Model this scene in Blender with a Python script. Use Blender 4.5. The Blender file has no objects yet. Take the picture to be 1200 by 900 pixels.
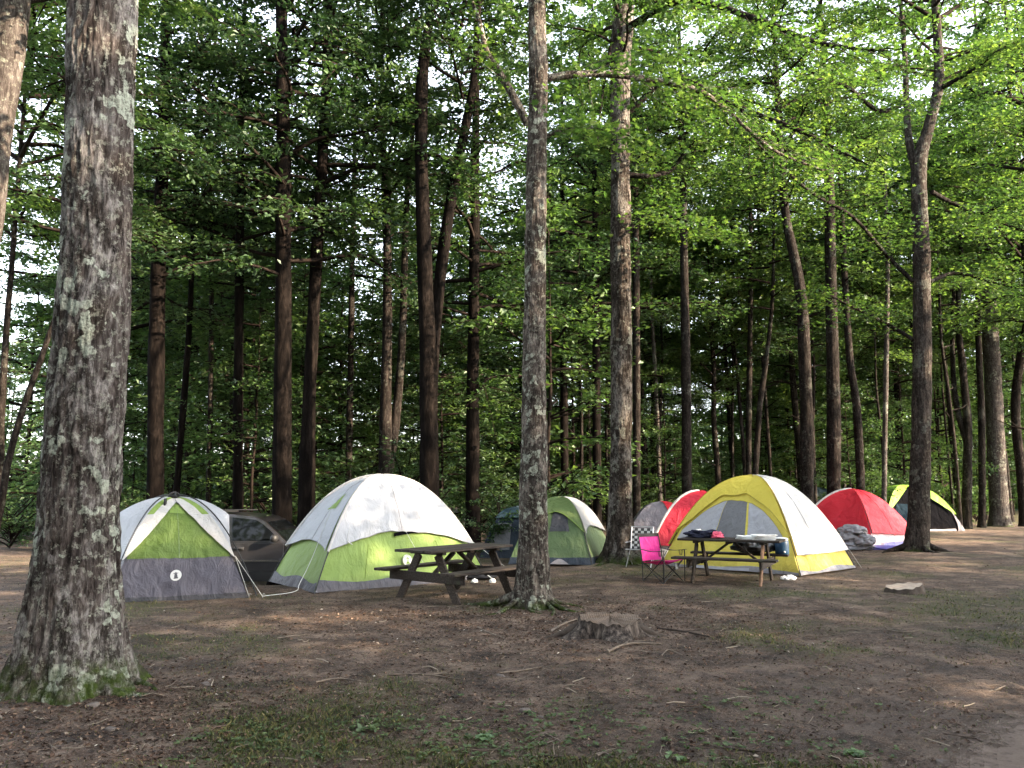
import bpy, math, random
import numpy as np
from mathutils import Vector, Matrix

rad = math.radians
PI = math.pi
random.seed(11)
rng = np.random.default_rng(11)
S = bpy.context.scene
C = S.collection

# ------------------------------------------------------------------ camera maths
F = 933.0
PT = math.atan(125 / 933.0)
CH = 1.5


def ray(px, py):
    u = px - 600.0
    v = 450.0 - py
    return u, F * math.cos(PT) - v * math.sin(PT), F * math.sin(PT) + v * math.cos(PT)


def at(px, py, D):
    r = ray(px, py)
    t = D / r[1]
    return Vector((r[0] * t, D, CH + r[2] * t))


def gp(px, py):
    r = ray(px, py)
    t = CH / (-r[2])
    return Vector((r[0] * t, r[1] * t, 0.0))


# ------------------------------------------------------------------ noise
def _h(i, j, k, seed):
    n = (i * 73856093) ^ (j * 19349663) ^ (k * 83492791) ^ (seed * 2654435)
    n = n & 0x7FFFFFFF
    n = (n * 1103515245 + 12345) & 0x7FFFFFFF
    n = (n ^ (n >> 13)) * 1274126177 & 0x7FFFFFFF
    n = n ^ (n >> 16)
    return (n & 0xFFFF) / 65535.0


def vnoise(p, seed=0):
    p = np.asarray(p, dtype=np.float64)
    i = np.floor(p).astype(np.int64)
    f = p - i
    f = f * f * (3 - 2 * f)
    x, y, z = i[..., 0], i[..., 1], i[..., 2]
    fx, fy, fz = f[..., 0], f[..., 1], f[..., 2]
    r = 0
    for a in (0, 1):
        wa = fx if a else 1 - fx
        for b in (0, 1):
            wb = fy if b else 1 - fy
            for c in (0, 1):
                wc = fz if c else 1 - fz
                r = r + wa * wb * wc * _h(x + a, y + b, z + c, seed)
    return r * 2 - 1


def fbm(p, seed=0, oct=4, gain=.5):
    p = np.asarray(p, dtype=np.float64)
    s = 0
    a = 1
    for o in range(oct):
        s = s + a * vnoise(p * (2 ** o) + o * 17.3, seed + o)
        a *= gain
    return s


def n2(x, y, sc, seed=0, oct=3):
    x = np.asarray(x, dtype=np.float64)
    y = np.asarray(y, dtype=np.float64)
    return fbm(np.stack([x * sc, y * sc, np.zeros_like(x) + .37], -1), seed, oct)


TREE_MOUNDS = []


def gh(x, y):
    x = np.asarray(x, dtype=np.float64)
    y = np.asarray(y, dtype=np.float64)
    z = 0.018 * n2(x, y, .45, 3, 3)
    z = z - 0.60 * np.exp(-(((x + 5.4) / 2.8) ** 4 + ((y - 16.6) / 2.6) ** 4))
    for (mx, my, mr, mh) in TREE_MOUNDS:
        z = z + mh * np.exp(-((x - mx) ** 2 + (y - my) ** 2) / (mr * mr))
    near = np.exp(-np.maximum(y - 3, 0) / 9.0)
    z = z + (0.016 * n2(x, y, 2.3, 8, 4) + 0.008 * n2(x, y, 14, 9, 2)) * (0.35 + .65 * near)
    return z


def ghs(x, y):
    return float(gh(np.array([x]), np.array([y]))[0])


# ------------------------------------------------------------------ mesh accumulation
class Acc:
    def __init__(s):
        s.v = []
        s.n = 0
        s.f = []   # (faces array (n,k), mat, tone array)

    def add(s, v, faces, mat=0, tone=0.5):
        v = np.asarray(v, dtype=np.float64).reshape(-1, 3)
        faces = np.asarray(faces, dtype=np.int64)
        if faces.ndim == 1:
            faces = faces[None]
        t = np.broadcast_to(np.asarray(tone, dtype=np.float64), (len(faces),))
        s.f.append((faces + s.n, mat, t))
        s.v.append(v)
        s.n += len(v)

    def mesh(s, name, mats, smooth=True):
        me = bpy.data.meshes.new(name)
        V = np.concatenate(s.v)
        me.vertices.add(len(V))
        me.vertices.foreach_set('co', V.astype(np.float32).ravel())
        li = np.concatenate([f.ravel() for f, m, t in s.f])
        tot = np.concatenate([np.full(len(f), f.shape[1]) for f, m, t in s.f])
        st = np.concatenate([[0], np.cumsum(tot)[:-1]])
        mi = np.concatenate([np.full(len(f), m) for f, m, t in s.f])
        tn = np.concatenate([t for f, m, t in s.f])
        me.loops.add(len(li))
        me.loops.foreach_set('vertex_index', li.astype(np.int32))
        me.polygons.add(len(tot))
        me.polygons.foreach_set('loop_start', st.astype(np.int32))
        me.polygons.foreach_set('loop_total', tot.astype(np.int32))
        me.polygons.foreach_set('material_index', mi.astype(np.int32))
        sm = np.ones(len(tot), dtype=bool) if smooth is True else (
            np.zeros(len(tot), dtype=bool) if smooth is False else np.isin(mi, list(smooth)))
        me.polygons.foreach_set('use_smooth', sm)
        a = me.attributes.new('tone', 'FLOAT', 'FACE')
        a.data.foreach_set('value', tn.astype(np.float32))
        for m in mats:
            me.materials.append(m)
        me.update(calc_edges=True)
        return me

    # boxes / bars -----------------------------------------------------
    def box(s, c, d, M=None, mat=0, bev=0.0, tone=.5):
        x, y, z = d[0] / 2, d[1] / 2, d[2] / 2
        b = min(bev, x * .9, y * .9, z * .9)
        if b <= 0:
            v = [(i * x, j * y, k * z) for i in (-1, 1) for j in (-1, 1) for k in (-1, 1)]
            fs = [(0, 1, 3, 2), (4, 6, 7, 5), (0, 4, 5, 1), (2, 3, 7, 6), (0, 2, 6, 4), (1, 5, 7, 3)]
            v = np.array(v)
            if M is not None:
                v = v @ np.array(M.to_3x3()).T
            s.add(v + np.array(c), fs, mat, tone)
            return
        bm = bmesh.new()
        bmesh.ops.create_cube(bm, size=1)
        for q in bm.verts:
            q.co = Vector((q.co.x * 2 * x, q.co.y * 2 * y, q.co.z * 2 * z))
        bmesh.ops.bevel(bm, geom=bm.edges[:], offset=b, segments=1, affect='EDGES')
        bm.verts.index_update()
        v = np.array([q.co[:] for q in bm.verts])
        if M is not None:
            v = v @ np.array(M.to_3x3()).T
        v = v + np.array(c)
        n0 = s.n
        first = True
        by = {}
        for f in bm.faces:
            by.setdefault(len(f.verts), []).append([q.index for q in f.verts])
        bm.free()
        s.v.append(v)
        for k, fl in by.items():
            fa = np.array(fl) + n0
            s.f.append((fa, mat, np.full(len(fa), tone)))
        s.n += len(v)

    def bar(s, p, q, w, t, up=(0, 0, 1), mat=0, bev=0.0, tone=.5):
        """rectangular bar from p to q: w across, t along 'up'"""
        p = Vector(p); q = Vector(q)
        d = (q - p)
        L = d.length
        d.normalize()
        up = Vector(up)
        sx = d.cross(up)
        if sx.length < 1e-5:
            sx = d.cross(Vector((1, 0, 0)))
        sx.normalize()
        u = sx.cross(d).normalized()
        M = Matrix((d, sx, u)).transposed()
        s.box((p + q) / 2, (L, w, t), M, mat, bev, tone)


import bmesh


def catmull(P, n):
    P = np.asarray(P, dtype=float)
    if len(P) == 2:
        t = np.linspace(0, 1, n)[:, None]
        return P[0] * (1 - t) + P[1] * t
    Q = np.vstack([2 * P[0] - P[1], P, 2 * P[-1] - P[-2]])
    seg = len(P) - 1
    ts = np.linspace(0, seg, n)
    out = []
    for t in ts:
        i = min(int(t), seg - 1)
        f = t - i
        a, b, c, d = Q[i:i + 4]
        out.append(.5 * ((2 * b) + (-a + c) * f + (2 * a - 5 * b + 4 * c - d) * f * f + (-a + 3 * b - 3 * c + d) * f ** 3))
    return np.array(out)


def tube(acc, pts, radii, segs=8, steps=None, mat=0, lump=0.0, lf=2.0, seed=0, tone=.5, flare=None, cap=True, ridge=0.0):
    pts = np.asarray(pts, dtype=float)
    steps = steps or max(2, len(pts))
    P = catmull(pts, steps) if steps != len(pts) else pts
    Rr = np.interp(np.linspace(0, 1, len(P)), np.linspace(0, 1, len(radii)), radii)
    T = np.gradient(P, axis=0)
    T /= np.linalg.norm(T, axis=1)[:, None] + 1e-9
    ref = np.array([1.0, 0, 0]) if abs(T[0][0]) < .8 else np.array([0, 1.0, 0])
    U = []
    u = ref - T[0] * ref.dot(T[0])
    u /= np.linalg.norm(u)
    for t in T:
        u = u - t * u.dot(t)
        u /= np.linalg.norm(u) + 1e-9
        U.append(u.copy())
    U = np.array(U)
    W = np.cross(T, U)
    a = np.linspace(0, 2 * PI, segs, endpoint=False)
    ca, sa = np.cos(a), np.sin(a)
    dirs = U[:, None, :] * ca[None, :, None] + W[:, None, :] * sa[None, :, None]
    rr = np.repeat(Rr[:, None], segs, 1)
    base = P[:, None, :] + dirs * rr[..., None]
    if lump:
        nn = fbm(np.stack([base[..., 0] * lf, base[..., 1] * lf, base[..., 2] * lf * .45], -1), seed, 3)
        rr = rr * (1 + lump * nn)
    if ridge:
        q1 = fbm(np.stack([base[..., 0] * 16, base[..., 1] * 16, base[..., 2] * 3.2], -1), seed + 7, 3, .6)
        q2 = fbm(np.stack([base[..., 0] * 34, base[..., 1] * 34, base[..., 2] * 9], -1), seed + 17, 2)
        rr = rr + ridge * (1 - 2 * np.abs(q1) + .45 * q2) * np.clip(Rr[:, None] / .18, .3, 1)
    if flare:
        Fk, hgt, lobes, sd = flare
        z = P[:, 2] - P[0, 2]
        e = np.exp(-np.maximum(z, 0) / hgt)[:, None]
        lob = .5 + .5 * np.cos(lobes * a + sd + .8 * np.sin(a * 2 + sd)) * 1.0
        lob = lob[None] * .75 + .25 + .25 * np.sin(a * (lobes + 2) + sd * 2)[None] * .5
        rr = rr * (1 + Fk * e * (.45 + .9 * lob) + Fk * .9 * e ** 4 * lob)
    V = P[:, None, :] + dirs * rr[..., None]
    n = len(P)
    i = np.arange(n - 1)[:, None]
    j = np.arange(segs)[None]
    j2 = (j + 1) % segs
    f = np.stack([i * segs + j, i * segs + j2, (i + 1) * segs + j2, (i + 1) * segs + j], -1).reshape(-1, 4)
    V = V.reshape(-1, 3)
    acc.add(V, f, mat, tone)
    if cap:
        acc.add(V[:segs], np.arange(segs)[::-1][None], mat, tone)
        acc.add(V[-segs:], np.arange(segs)[None], mat, tone)
    return V


# ------------------------------------------------------------------ objects
def tag(o, label=None, cat=None, group=None, kind=None):
    if label:
        o['label'] = label
    if cat:
        o['category'] = cat
    if group:
        o['group'] = group
    if kind:
        o['kind'] = kind
    return o


def thing(name, label, cat, loc=(0, 0, 0), rz=0, group=None):
    o = bpy.data.objects.new(name, None)
    o.empty_display_size = .2
    C.objects.link(o)
    o.location = loc
    o.rotation_euler = (0, 0, rz)
    return tag(o, label, cat, group)


def put(name, me, parent=None, loc=None, rz=0, sc=None):
    o = bpy.data.objects.new(name, me)
    C.objects.link(o)
    if parent:
        o.parent = parent
    if loc is not None:
        o.location = loc
    if rz:
        o.rotation_euler = (0, 0, rz)
    if sc is not None:
        o.scale = sc
    return o


def obj(name, acc, mats, parent=None, smooth=True, **k):
    if not isinstance(mats, (list, tuple)):
        mats = [mats]
    return put(name, acc.mesh(name, mats, smooth), parent, **k)


# ------------------------------------------------------------------ materials
def newmat(name):
    m = bpy.data.materials.new(name)
    m.use_nodes = True
    nt = m.node_tree
    nt.nodes.clear()
    out = nt.nodes.new('ShaderNodeOutputMaterial')
    return m, nt, out


def N(nt, t, **kw):
    n = nt.nodes.new(t)
    for k, v in kw.items():
        setattr(n, k, v)
    return n


def setin(n, **kw):
    for k, v in kw.items():
        n.inputs[k.replace('_', ' ')].default_value = v
    return n


def L(nt, a, b):
    nt.links.new(a, b)


def noise(nt, vec, scale, detail=4, rough=.6, dist=0.0):
    n = N(nt, 'ShaderNodeTexNoise')
    n.inputs['Scale'].default_value = scale
    n.inputs['Detail'].default_value = detail
    n.inputs['Roughness'].default_value = rough
    n.inputs['Distortion'].default_value = dist
    if vec is not None:
        L(nt, vec, n.inputs['Vector'])
    return n.outputs['Fac']


def ramp(nt, fac, stops):
    r = N(nt, 'ShaderNodeValToRGB')
    els = r.color_ramp.elements
    els[0].position = stops[0][0]
    els[0].color = (*stops[0][1], 1) if not np.isscalar(stops[0][1]) else (stops[0][1],) * 3 + (1,)
    els[1].position = stops[-1][0]
    els[1].color = (*stops[-1][1], 1) if not np.isscalar(stops[-1][1]) else (stops[-1][1],) * 3 + (1,)
    for p, c in stops[1:-1]:
        e = els.new(p)
        e.color = (*c, 1) if not np.isscalar(c) else (c,) * 3 + (1,)
    L(nt, fac, r.inputs['Fac'])
    return r.outputs['Color']


def mix(nt, fac, a, b, mode='MIX'):
    m = N(nt, 'ShaderNodeMix')
    m.data_type = 'RGBA'
    m.blend_type = mode
    for q, v in ((0, fac), (6, a), (7, b)):
        s = m.inputs[q]
        if isinstance(v, bpy.types.NodeSocket):
            L(nt, v, s)
        elif np.isscalar(v):
            s.default_value = v if q == 0 else (v, v, v, 1)
        else:
            s.default_value = (*v, 1)
    return m.outputs[2]


def mth(nt, op, a, b=None, clamp=False):
    m = N(nt, 'ShaderNodeMath', operation=op)
    m.use_clamp = clamp
    for i, v in enumerate((a, b)):
        if v is None:
            continue
        if isinstance(v, bpy.types.NodeSocket):
            L(nt, v, m.inputs[i])
        else:
            m.inputs[i].default_value = v
    return m.outputs[0]


def coords(nt, scale=(1, 1, 1), kind='Object'):
    tc = N(nt, 'ShaderNodeTexCoord')
    mp = N(nt, 'ShaderNodeMapping')
    mp.inputs['Scale'].default_value = scale
    L(nt, tc.outputs[kind], mp.inputs['Vector'])
    return mp.outputs['Vector']


def bump(nt, hgt, strength=.5, dist=.02):
    b = N(nt, 'ShaderNodeBump')
    b.inputs['Strength'].default_value = strength
    b.inputs['Distance'].default_value = dist
    L(nt, hgt, b.inputs['Height'])
    return b.outputs['Normal']


def princ(nt, out, color, rough=.7, normal=None, spec=.3, metal=0.0, **kw):
    p = N(nt, 'ShaderNodeBsdfPrincipled')
    if isinstance(color, bpy.types.NodeSocket):
        L(nt, color, p.inputs['Base Color'])
    else:
        p.inputs['Base Color'].default_value = (*color, 1)
    if isinstance(rough, bpy.types.NodeSocket):
        L(nt, rough, p.inputs['Roughness'])
    else:
        p.inputs['Roughness'].default_value = rough
    p.inputs['Specular IOR Level'].default_value = spec
    p.inputs['Metallic'].default_value = metal
    for k, v in kw.items():
        p.inputs[k.replace('_', ' ')].default_value = v
    if normal is not None:
        L(nt, normal, p.inputs['Normal'])
    if out is not None:
        L(nt, p.outputs[0], out.inputs['Surface'])
    return p


def simple(name, col, rough=.6, spec=.3, metal=0.0, var=.15, vs=8.0, bs=.0, **kw):
    m, nt, out = newmat(name)
    v = coords(nt)
    f = noise(nt, v, vs, 4)
    dark = tuple(c * (1 - var) for c in col)
    lite = tuple(min(1, c * (1 + var)) for c in col)
    c = ramp(nt, f, [(.3, dark), (.7, lite)])
    nm = bump(nt, noise(nt, v, vs * 4, 4), bs, .01) if bs else None
    princ(nt, out, c, rough, nm, spec, metal, **kw)
    return m


def bark(name, dark, mid, lite, lichen=.0, moss=.0, fs=14.0, pale=None, lcol=(.31, .335, .27), blotch=0):
    m, nt, out = newmat(name)
    v = coords(nt, (1, 1, .22))
    v1 = coords(nt)
    f1 = noise(nt, v, fs, 6, .65, .6)
    f2 = noise(nt, v1, 2.2, 5, .6)
    c = ramp(nt, f1, [(.34, dark), (.5, mid), (.68, lite)])
    c = mix(nt, ramp(nt, f2, [(.35, 0.0), (.62, 1.0)]), c, mix(nt, .62, c, dark), 'MIX')
    hgt = f1
    if pale:
        fp = noise(nt, coords(nt, (1, 1, .5)), 3.2, 8, .72, .3)
        pm = ramp(nt, fp, [(.50, 0.0), (.56, 1.0)])
        pm = mth(nt, 'MULTIPLY', pm, ramp(nt, noise(nt, coords(nt, (1, 1, .3)), 34, 6, .75), [(.40, .05), (.54, 1.0)]))
        c = mix(nt, mth(nt, 'MULTIPLY', pm, pale[1]), c, pale[0])
    if blotch:
        fb = noise(nt, coords(nt, (1, 1, .6)), 2.9, 9, .74, .5)
        bm_ = ramp(nt, fb, [(.50, 0.0), (.57, 1.0)])
        bm_ = mth(nt, 'MULTIPLY', bm_, ramp(nt, noise(nt, coords(nt, (1, 1, .35)), 40, 5, .7), [(.36, .2), (.52, 1.0)]))
        c = mix(nt, mth(nt, 'MULTIPLY', bm_, blotch), c, (.020, .016, .013))
    if lichen:
        vo = N(nt, 'ShaderNodeTexVoronoi')
        vo.inputs['Scale'].default_value = 8.0
        vo.inputs['Randomness'].default_value = 1
        wv = N(nt, 'ShaderNodeVectorMath', operation='ADD')
        nz = N(nt, 'ShaderNodeTexNoise')
        nz.inputs['Scale'].default_value = 9
        nz.inputs['Detail'].default_value = 5
        L(nt, v1, nz.inputs['Vector'])
        sc = N(nt, 'ShaderNodeVectorMath', operation='SCALE')
        L(nt, nz.outputs['Color'], sc.inputs[0])
        sc.inputs['Scale'].default_value = .22
        L(nt, v1, wv.inputs[0])
        L(nt, sc.outputs[0], wv.inputs[1])
        L(nt, wv.outputs[0], vo.inputs['Vector'])
        big = noise(nt, v1, 1.9, 3, .5)
        spot = ramp(nt, mth(nt, 'SUBTRACT', vo.outputs['Distance'], mth(nt, 'MULTIPLY', mth(nt, 'SUBTRACT', big, .47), 2.3)),
                    [(.10, 1.0), (.17, 0.0)])
        fine = noise(nt, v1, 38, 4, .7)
        spot = mth(nt, 'MULTIPLY', spot, ramp(nt, fine, [(.36, 0.15), (.56, 1.0)]))
        lc = mix(nt, noise(nt, v1, 6, 3), lcol, tuple(q * 1.45 for q in lcol))
        c = mix(nt, mth(nt, 'MULTIPLY', spot, lichen), c, lc)
        # second, finer crusts of lichen
        f3 = noise(nt, v1, 17, 7, .75)
        s3 = ramp(nt, f3, [(.535, 0.0), (.59, 1.0)])
        c = mix(nt, mth(nt, 'MULTIPLY', s3, lichen * .5), c, (lcol[0] * 1.15, lcol[1] * 1.08, lcol[2] * 1.1))
        hgt = mth(nt, 'ADD', f1, mth(nt, 'MULTIPLY', spot, .12))
    if moss:
        sp = N(nt, 'ShaderNodeSeparateXYZ')
        L(nt, v1, sp.inputs[0])
        zz = mth(nt, 'SUBTRACT', mth(nt, 'MULTIPLY', noise(nt, v1, 4, 5, .7), 1.5 * moss), sp.outputs[2])
        mm = ramp(nt, zz, [(.25 * moss, 0.0), (.75 * moss, 1.0)])
        mc = mix(nt, noise(nt, v1, 25, 3), (.014, .024, .006), (.062, .086, .020))
        mm = mth(nt, 'MULTIPLY', mm, ramp(nt, noise(nt, v1, 11, 4), [(.38, .15), (.55, 1.0)]))
        c = mix(nt, mm, c, mc)
    vv = noise(nt, coords(nt, (1, 1, .35)), fs * 3, 4, .6)
    hh = mth(nt, 'ADD', hgt, mth(nt, 'MULTIPLY', vv, .35))
    princ(nt, out, c, .92, bump(nt, hh, .9, .035), .04)
    return m


def leafmat(name, c1, c2, c3, trans=.45, tcol=None, rough=.5, gloss=.12):
    """c1..c3 dark to light; tone attribute picks a leaf's own colour"""
    m, nt, out = newmat(name)
    at_ = N(nt, 'ShaderNodeAttribute', attribute_name='tone')
    oi = N(nt, 'ShaderNodeObjectInfo')
    t = mth(nt, 'ADD', at_.outputs['Fac'], mth(nt, 'MULTIPLY', mth(nt, 'SUBTRACT', oi.outputs['Random'], .5), .25))
    c = ramp(nt, t, [(.0, c1), (.5, c2), (1.0, c3)])
    d = N(nt, 'ShaderNodeBsdfDiffuse')
    L(nt, c, d.inputs['Color'])
    tr = N(nt, 'ShaderNodeBsdfTranslucent')
    tc = mix(nt, 1.0, c, tcol or (1.12, 1.22, .62), 'MULTIPLY')
    L(nt, tc, tr.inputs['Color'])
    ms = N(nt, 'ShaderNodeMixShader')
    ms.inputs[0].default_value = trans
    L(nt, d.outputs[0], ms.inputs[1])
    L(nt, tr.outputs[0], ms.inputs[2])
    g = N(nt, 'ShaderNodeBsdfGlossy')
    g.inputs['Roughness'].default_value = rough
    g.inputs['Color'].default_value = (.6, .65, .6, 1)
    m2 = N(nt, 'ShaderNodeMixShader')
    m2.inputs[0].default_value = gloss * .5
    L(nt, ms.outputs[0], m2.inputs[1])
    L(nt, g.outputs[0], m2.inputs[2])
    L(nt, m2.outputs[0], out.inputs['Surface'])
    return m


def fabric(name, col, trans=.2, rough=.55, wr=.5, var=.04, spec=.35):
    m, nt, out = newmat(name)
    v = coords(nt)
    c = mix(nt, ramp(nt, noise(nt, v, 1.7, 4), [(.35, 0.0), (.7, 1.0)]), tuple(q * (1 - var) for q in col), col)
    # faint dust and pollen
    dk = .14 if max(col) > .1 else .04
    c = mix(nt, mth(nt, 'MULTIPLY', ramp(nt, noise(nt, v, 9, 6, .7), [(.55, 0.0), (.75, 1.0)]), dk * .5), c, (.25, .21, .16))
    sz = N(nt, 'ShaderNodeSeparateXYZ')
    L(nt, v, sz.inputs[0])
    spl = mth(nt, 'SUBTRACT', mth(nt, 'MULTIPLY', noise(nt, v, 7, 7, .75), .42), sz.outputs[2])
    c = mix(nt, mth(nt, 'MULTIPLY', ramp(nt, spl, [(.0, 0.0), (.22, 1.0)]), .30 if max(col) > .1 else .06), c, (.085, .062, .046))
    h = mth(nt, 'ADD', noise(nt, coords(nt, (1, 1, .45)), 3.4, 6, .58, 1.4), mth(nt, 'MULTIPLY', noise(nt, coords(nt, (1, 1, .4)), 11, 5, .6, 1.0), .35))
    p = princ(nt, None, c, rough, bump(nt, h, min(1, wr * 1.1), .11), spec)
    tr = N(nt, 'ShaderNodeBsdfTranslucent')
    L(nt, c, tr.inputs['Color'])
    ms = N(nt, 'ShaderNodeMixShader')
    ms.inputs[0].default_value = trans
    L(nt, p.outputs[0], ms.inputs[1])
    L(nt, tr.outputs[0], ms.inputs[2])
    L(nt, ms.outputs[0], out.inputs['Surface'])
    return m


M = {}
M['bark_maple'] = bark('bark_maple', (.013, .010, .009), (.084, .068, .060), (.215, .19, .172), lichen=.85, moss=.55,
                       pale=((.31, .285, .265), .65), fs=20, blotch=.9)
M['bark_centre'] = bark('bark_centre', (.013, .0105, .009), (.058, .047, .040), (.155, .132, .113), lichen=.7, moss=.2,
                        pale=((.27, .23, .195), .55), fs=26, blotch=.7)
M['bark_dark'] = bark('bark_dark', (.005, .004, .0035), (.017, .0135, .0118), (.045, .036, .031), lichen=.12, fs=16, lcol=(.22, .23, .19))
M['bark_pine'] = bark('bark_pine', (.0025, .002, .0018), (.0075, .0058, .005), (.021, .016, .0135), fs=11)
M['bark_mid'] = bark('bark_mid', (.010, .008, .007), (.036, .029, .025), (.085, .070, .060), lichen=.22, moss=.2, fs=18, lcol=(.22, .23, .19))
M['bark_patch'] = bark('bark_patch', (.008, .006, .005), (.028, .022, .018), (.08, .064, .053), lichen=.3, moss=.3, fs=15,
                       pale=((.26, .235, .21), .4), lcol=(.26, .27, .22))
M['bark_grey'] = bark('bark_grey', (.022, .018, .016), (.065, .055, .05), (.13, .115, .105), lichen=.3, moss=.15, fs=20)
M['twig'] = simple('twig_bark', (.016, .012, .010), .95, .03)
M['leaf_maple'] = leafmat('leaf_maple', (.035, .074, .024), (.066, .126, .038), (.118, .185, .056), .50)
M['leaf_light'] = leafmat('leaf_light', (.036, .078, .022), (.075, .140, .036), (.165, .235, .060), .54)
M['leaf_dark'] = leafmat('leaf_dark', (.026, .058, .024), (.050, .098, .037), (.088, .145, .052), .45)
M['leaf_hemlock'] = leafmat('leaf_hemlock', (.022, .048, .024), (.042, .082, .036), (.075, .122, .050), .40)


# ------------------------------------------------------------------ leaves
def unit(v):
    return v / (np.linalg.norm(v, axis=-1, keepdims=True) + 1e-9)


SHAPES = {
    'diamond': (np.array([(0, -.55), (.36, -.02), (0, .6), (-.36, .02)]), 0.12),
    'round': (np.array([(0, -.5), (.38, -.22), (.3, .25), (0, .58), (-.3, .25), (-.38, -.22)]), .10),
    'needle': (np.array([(0, -.6), (.17, -.1), (0, .7), (-.17, .1)]), .03),
    'maple': (np.array([(0, -.5), (.18, -.28), (.48, -.30), (.30, -.02), (.52, .22), (.20, .16), (0, .62),
                        (-.20, .16), (-.52, .22), (-.30, -.02), (-.48, -.30), (-.18, -.28)]), .08),
}


def leaves(acc, P, Nn, D, size, shape='diamond', mat=0, tone=None):
    """P centres, Nn normals, D heading, size (n,)"""
    sh, fold = SHAPES[shape]
    Nn = unit(Nn)
    D = unit(D - Nn * np.sum(D * Nn, -1, keepdims=True))
    X = np.cross(D, Nn)
    k = len(sh)
    s = size[:, None, None]
    V = P[:, None, :] + X[:, None, :] * (sh[None, :, 0:1] * s) + D[:, None, :] * (sh[None, :, 1:2] * s) \
        + Nn[:, None, :] * (np.abs(sh[None, :, 0:1]) * s * fold * 2 - (sh[None, :, 1:2] ** 2) * s * .25)
    f = np.arange(len(P) * k).reshape(-1, k)
    acc.add(V.reshape(-1, 3), f, mat, rng.random(len(P)) if tone is None else tone)


def leafy_branch(acc, pts, r0, n_tw, tw_len, leaf, n_leaf, shape, bark_i=0, leaf_i=1, start=.2, flat=.055, droop=.25, rg=None,
                 tone0=.5, segs=5, tubes=True):
    rg = rg or rng
    pts = np.asarray(pts, dtype=float)
    steps = max(5, len(pts) * 3)
    P = catmull(pts, steps)
    if tubes:
        tube(acc, P, [r0, r0 * .25], segs, None, bark_i, cap=False)
    LP, LD, LT = [], [], []
    for k in range(n_tw):
        s = start + (1 - start) * (k + rg.random()) / n_tw
        i = min(int(s * (steps - 1)), steps - 2)
        f = s * (steps - 1) - i
        o = P[i] * (1 - f) + P[i + 1] * f
        d = P[i + 1] - P[i]
        d = d / (np.linalg.norm(d) + 1e-9)
        side = 1 if k % 2 else -1
        lat = np.cross(d, [0, 0, 1.0])
        lat = lat / (np.linalg.norm(lat) + 1e-9) * side
        ln = tw_len * (.55 + .8 * rg.random()) * (1.1 - .55 * s)
        dr = unit(d * (.55 + .6 * s) + lat * (.9 * rg.random() + .25) + np.array([0, 0, rg.normal() * .11]))
        tt = np.linspace(0, 1, 4)[:, None]
        q = o + dr * ln * tt - np.array([0, 0, 1]) * droop * ln * tt ** 2
        if tubes:
            tube(acc, q, [r0 * .3, r0 * .08], 3, None, bark_i, cap=False)
        m = max(3, int(n_leaf * ln / tw_len))
        t = rg.random((m, 1)) ** .7
        c = o + dr * ln * t - np.array([0, 0, 1]) * droop * ln * t ** 2
        w = ln * .17
        c = c + rg.normal(size=(m, 3)) * np.array([w, w, flat * ln + .015])
        LP.append(c)
        LD.append(dr + rg.normal(size=(m, 3)) * .7)
        LT.append(np.full(m, tone0 + rg.normal() * .24))
    if LP:
        LP = np.concatenate(LP)
        LD = np.concatenate(LD)
        LT = np.concatenate(LT) + rg.normal(size=len(LP)) * .2
        Nn = np.array([0, 0, 1.0]) + rg.normal(size=LP.shape) * .36
        leaves(acc, LP, Nn, LD, leaf * (.45 + .85 * rg.random(len(LP))), shape, leaf_i, np.clip(LT, 0, 1))


def crown_mesh(name, seed, kind, z0, z1, Rm, nb, mats, leaf=.1, ntw=12, nlf=30, shape='diamond', twl=1.3):
    rg = np.random.default_rng(seed)
    acc = Acc()
    for b in range(nb):
        t = (b + rg.random()) / nb
        z = z0 + (z1 - z0) * t
        az = b * 2.399 + rg.normal() * .5
        if kind == 'maple':
            pr = math.sin(PI * (.18 + .78 * t)) ** .6
            rise, dr = rg.uniform(.15, .75), rg.uniform(.1, .35)
        elif kind == 'hemlock':
            pr = (1 - t) ** .75 * .95 + .07
            rise, dr = rg.uniform(.0, .45), rg.uniform(.1, .28)
        elif kind == 'layer':
            pr = .45 + .55 * rg.random()
            rise, dr = rg.uniform(.05, .35), rg.uniform(.05, .25)
        else:
            pr = .5 + .5 * rg.random()
            rise, dr = rg.uniform(.5, 1.5), rg.uniform(.2, .7)
        Lb = Rm * pr * rg.uniform(.65, 1.2)
        d = np.array([math.cos(az), math.sin(az), 0])
        ss = np.linspace(0, 1, 5)
        pts = [np.array([0, 0, z]) + d * Lb * s + np.array([0, 0, rise * Lb * s - dr * Lb * s * s]) +
               rg.normal(size=3) * .05 * Lb * s for s in ss]
        leafy_branch(acc, pts, .012 + .014 * Lb, max(4, int(ntw * Lb / Rm)), twl * (.6 + .4 * Lb / Rm), leaf, nlf, shape,
                     rg=rg, tone0=.5 + rg.normal() * .13, segs=4)
    return acc.mesh(name, mats, (0,))


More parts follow.
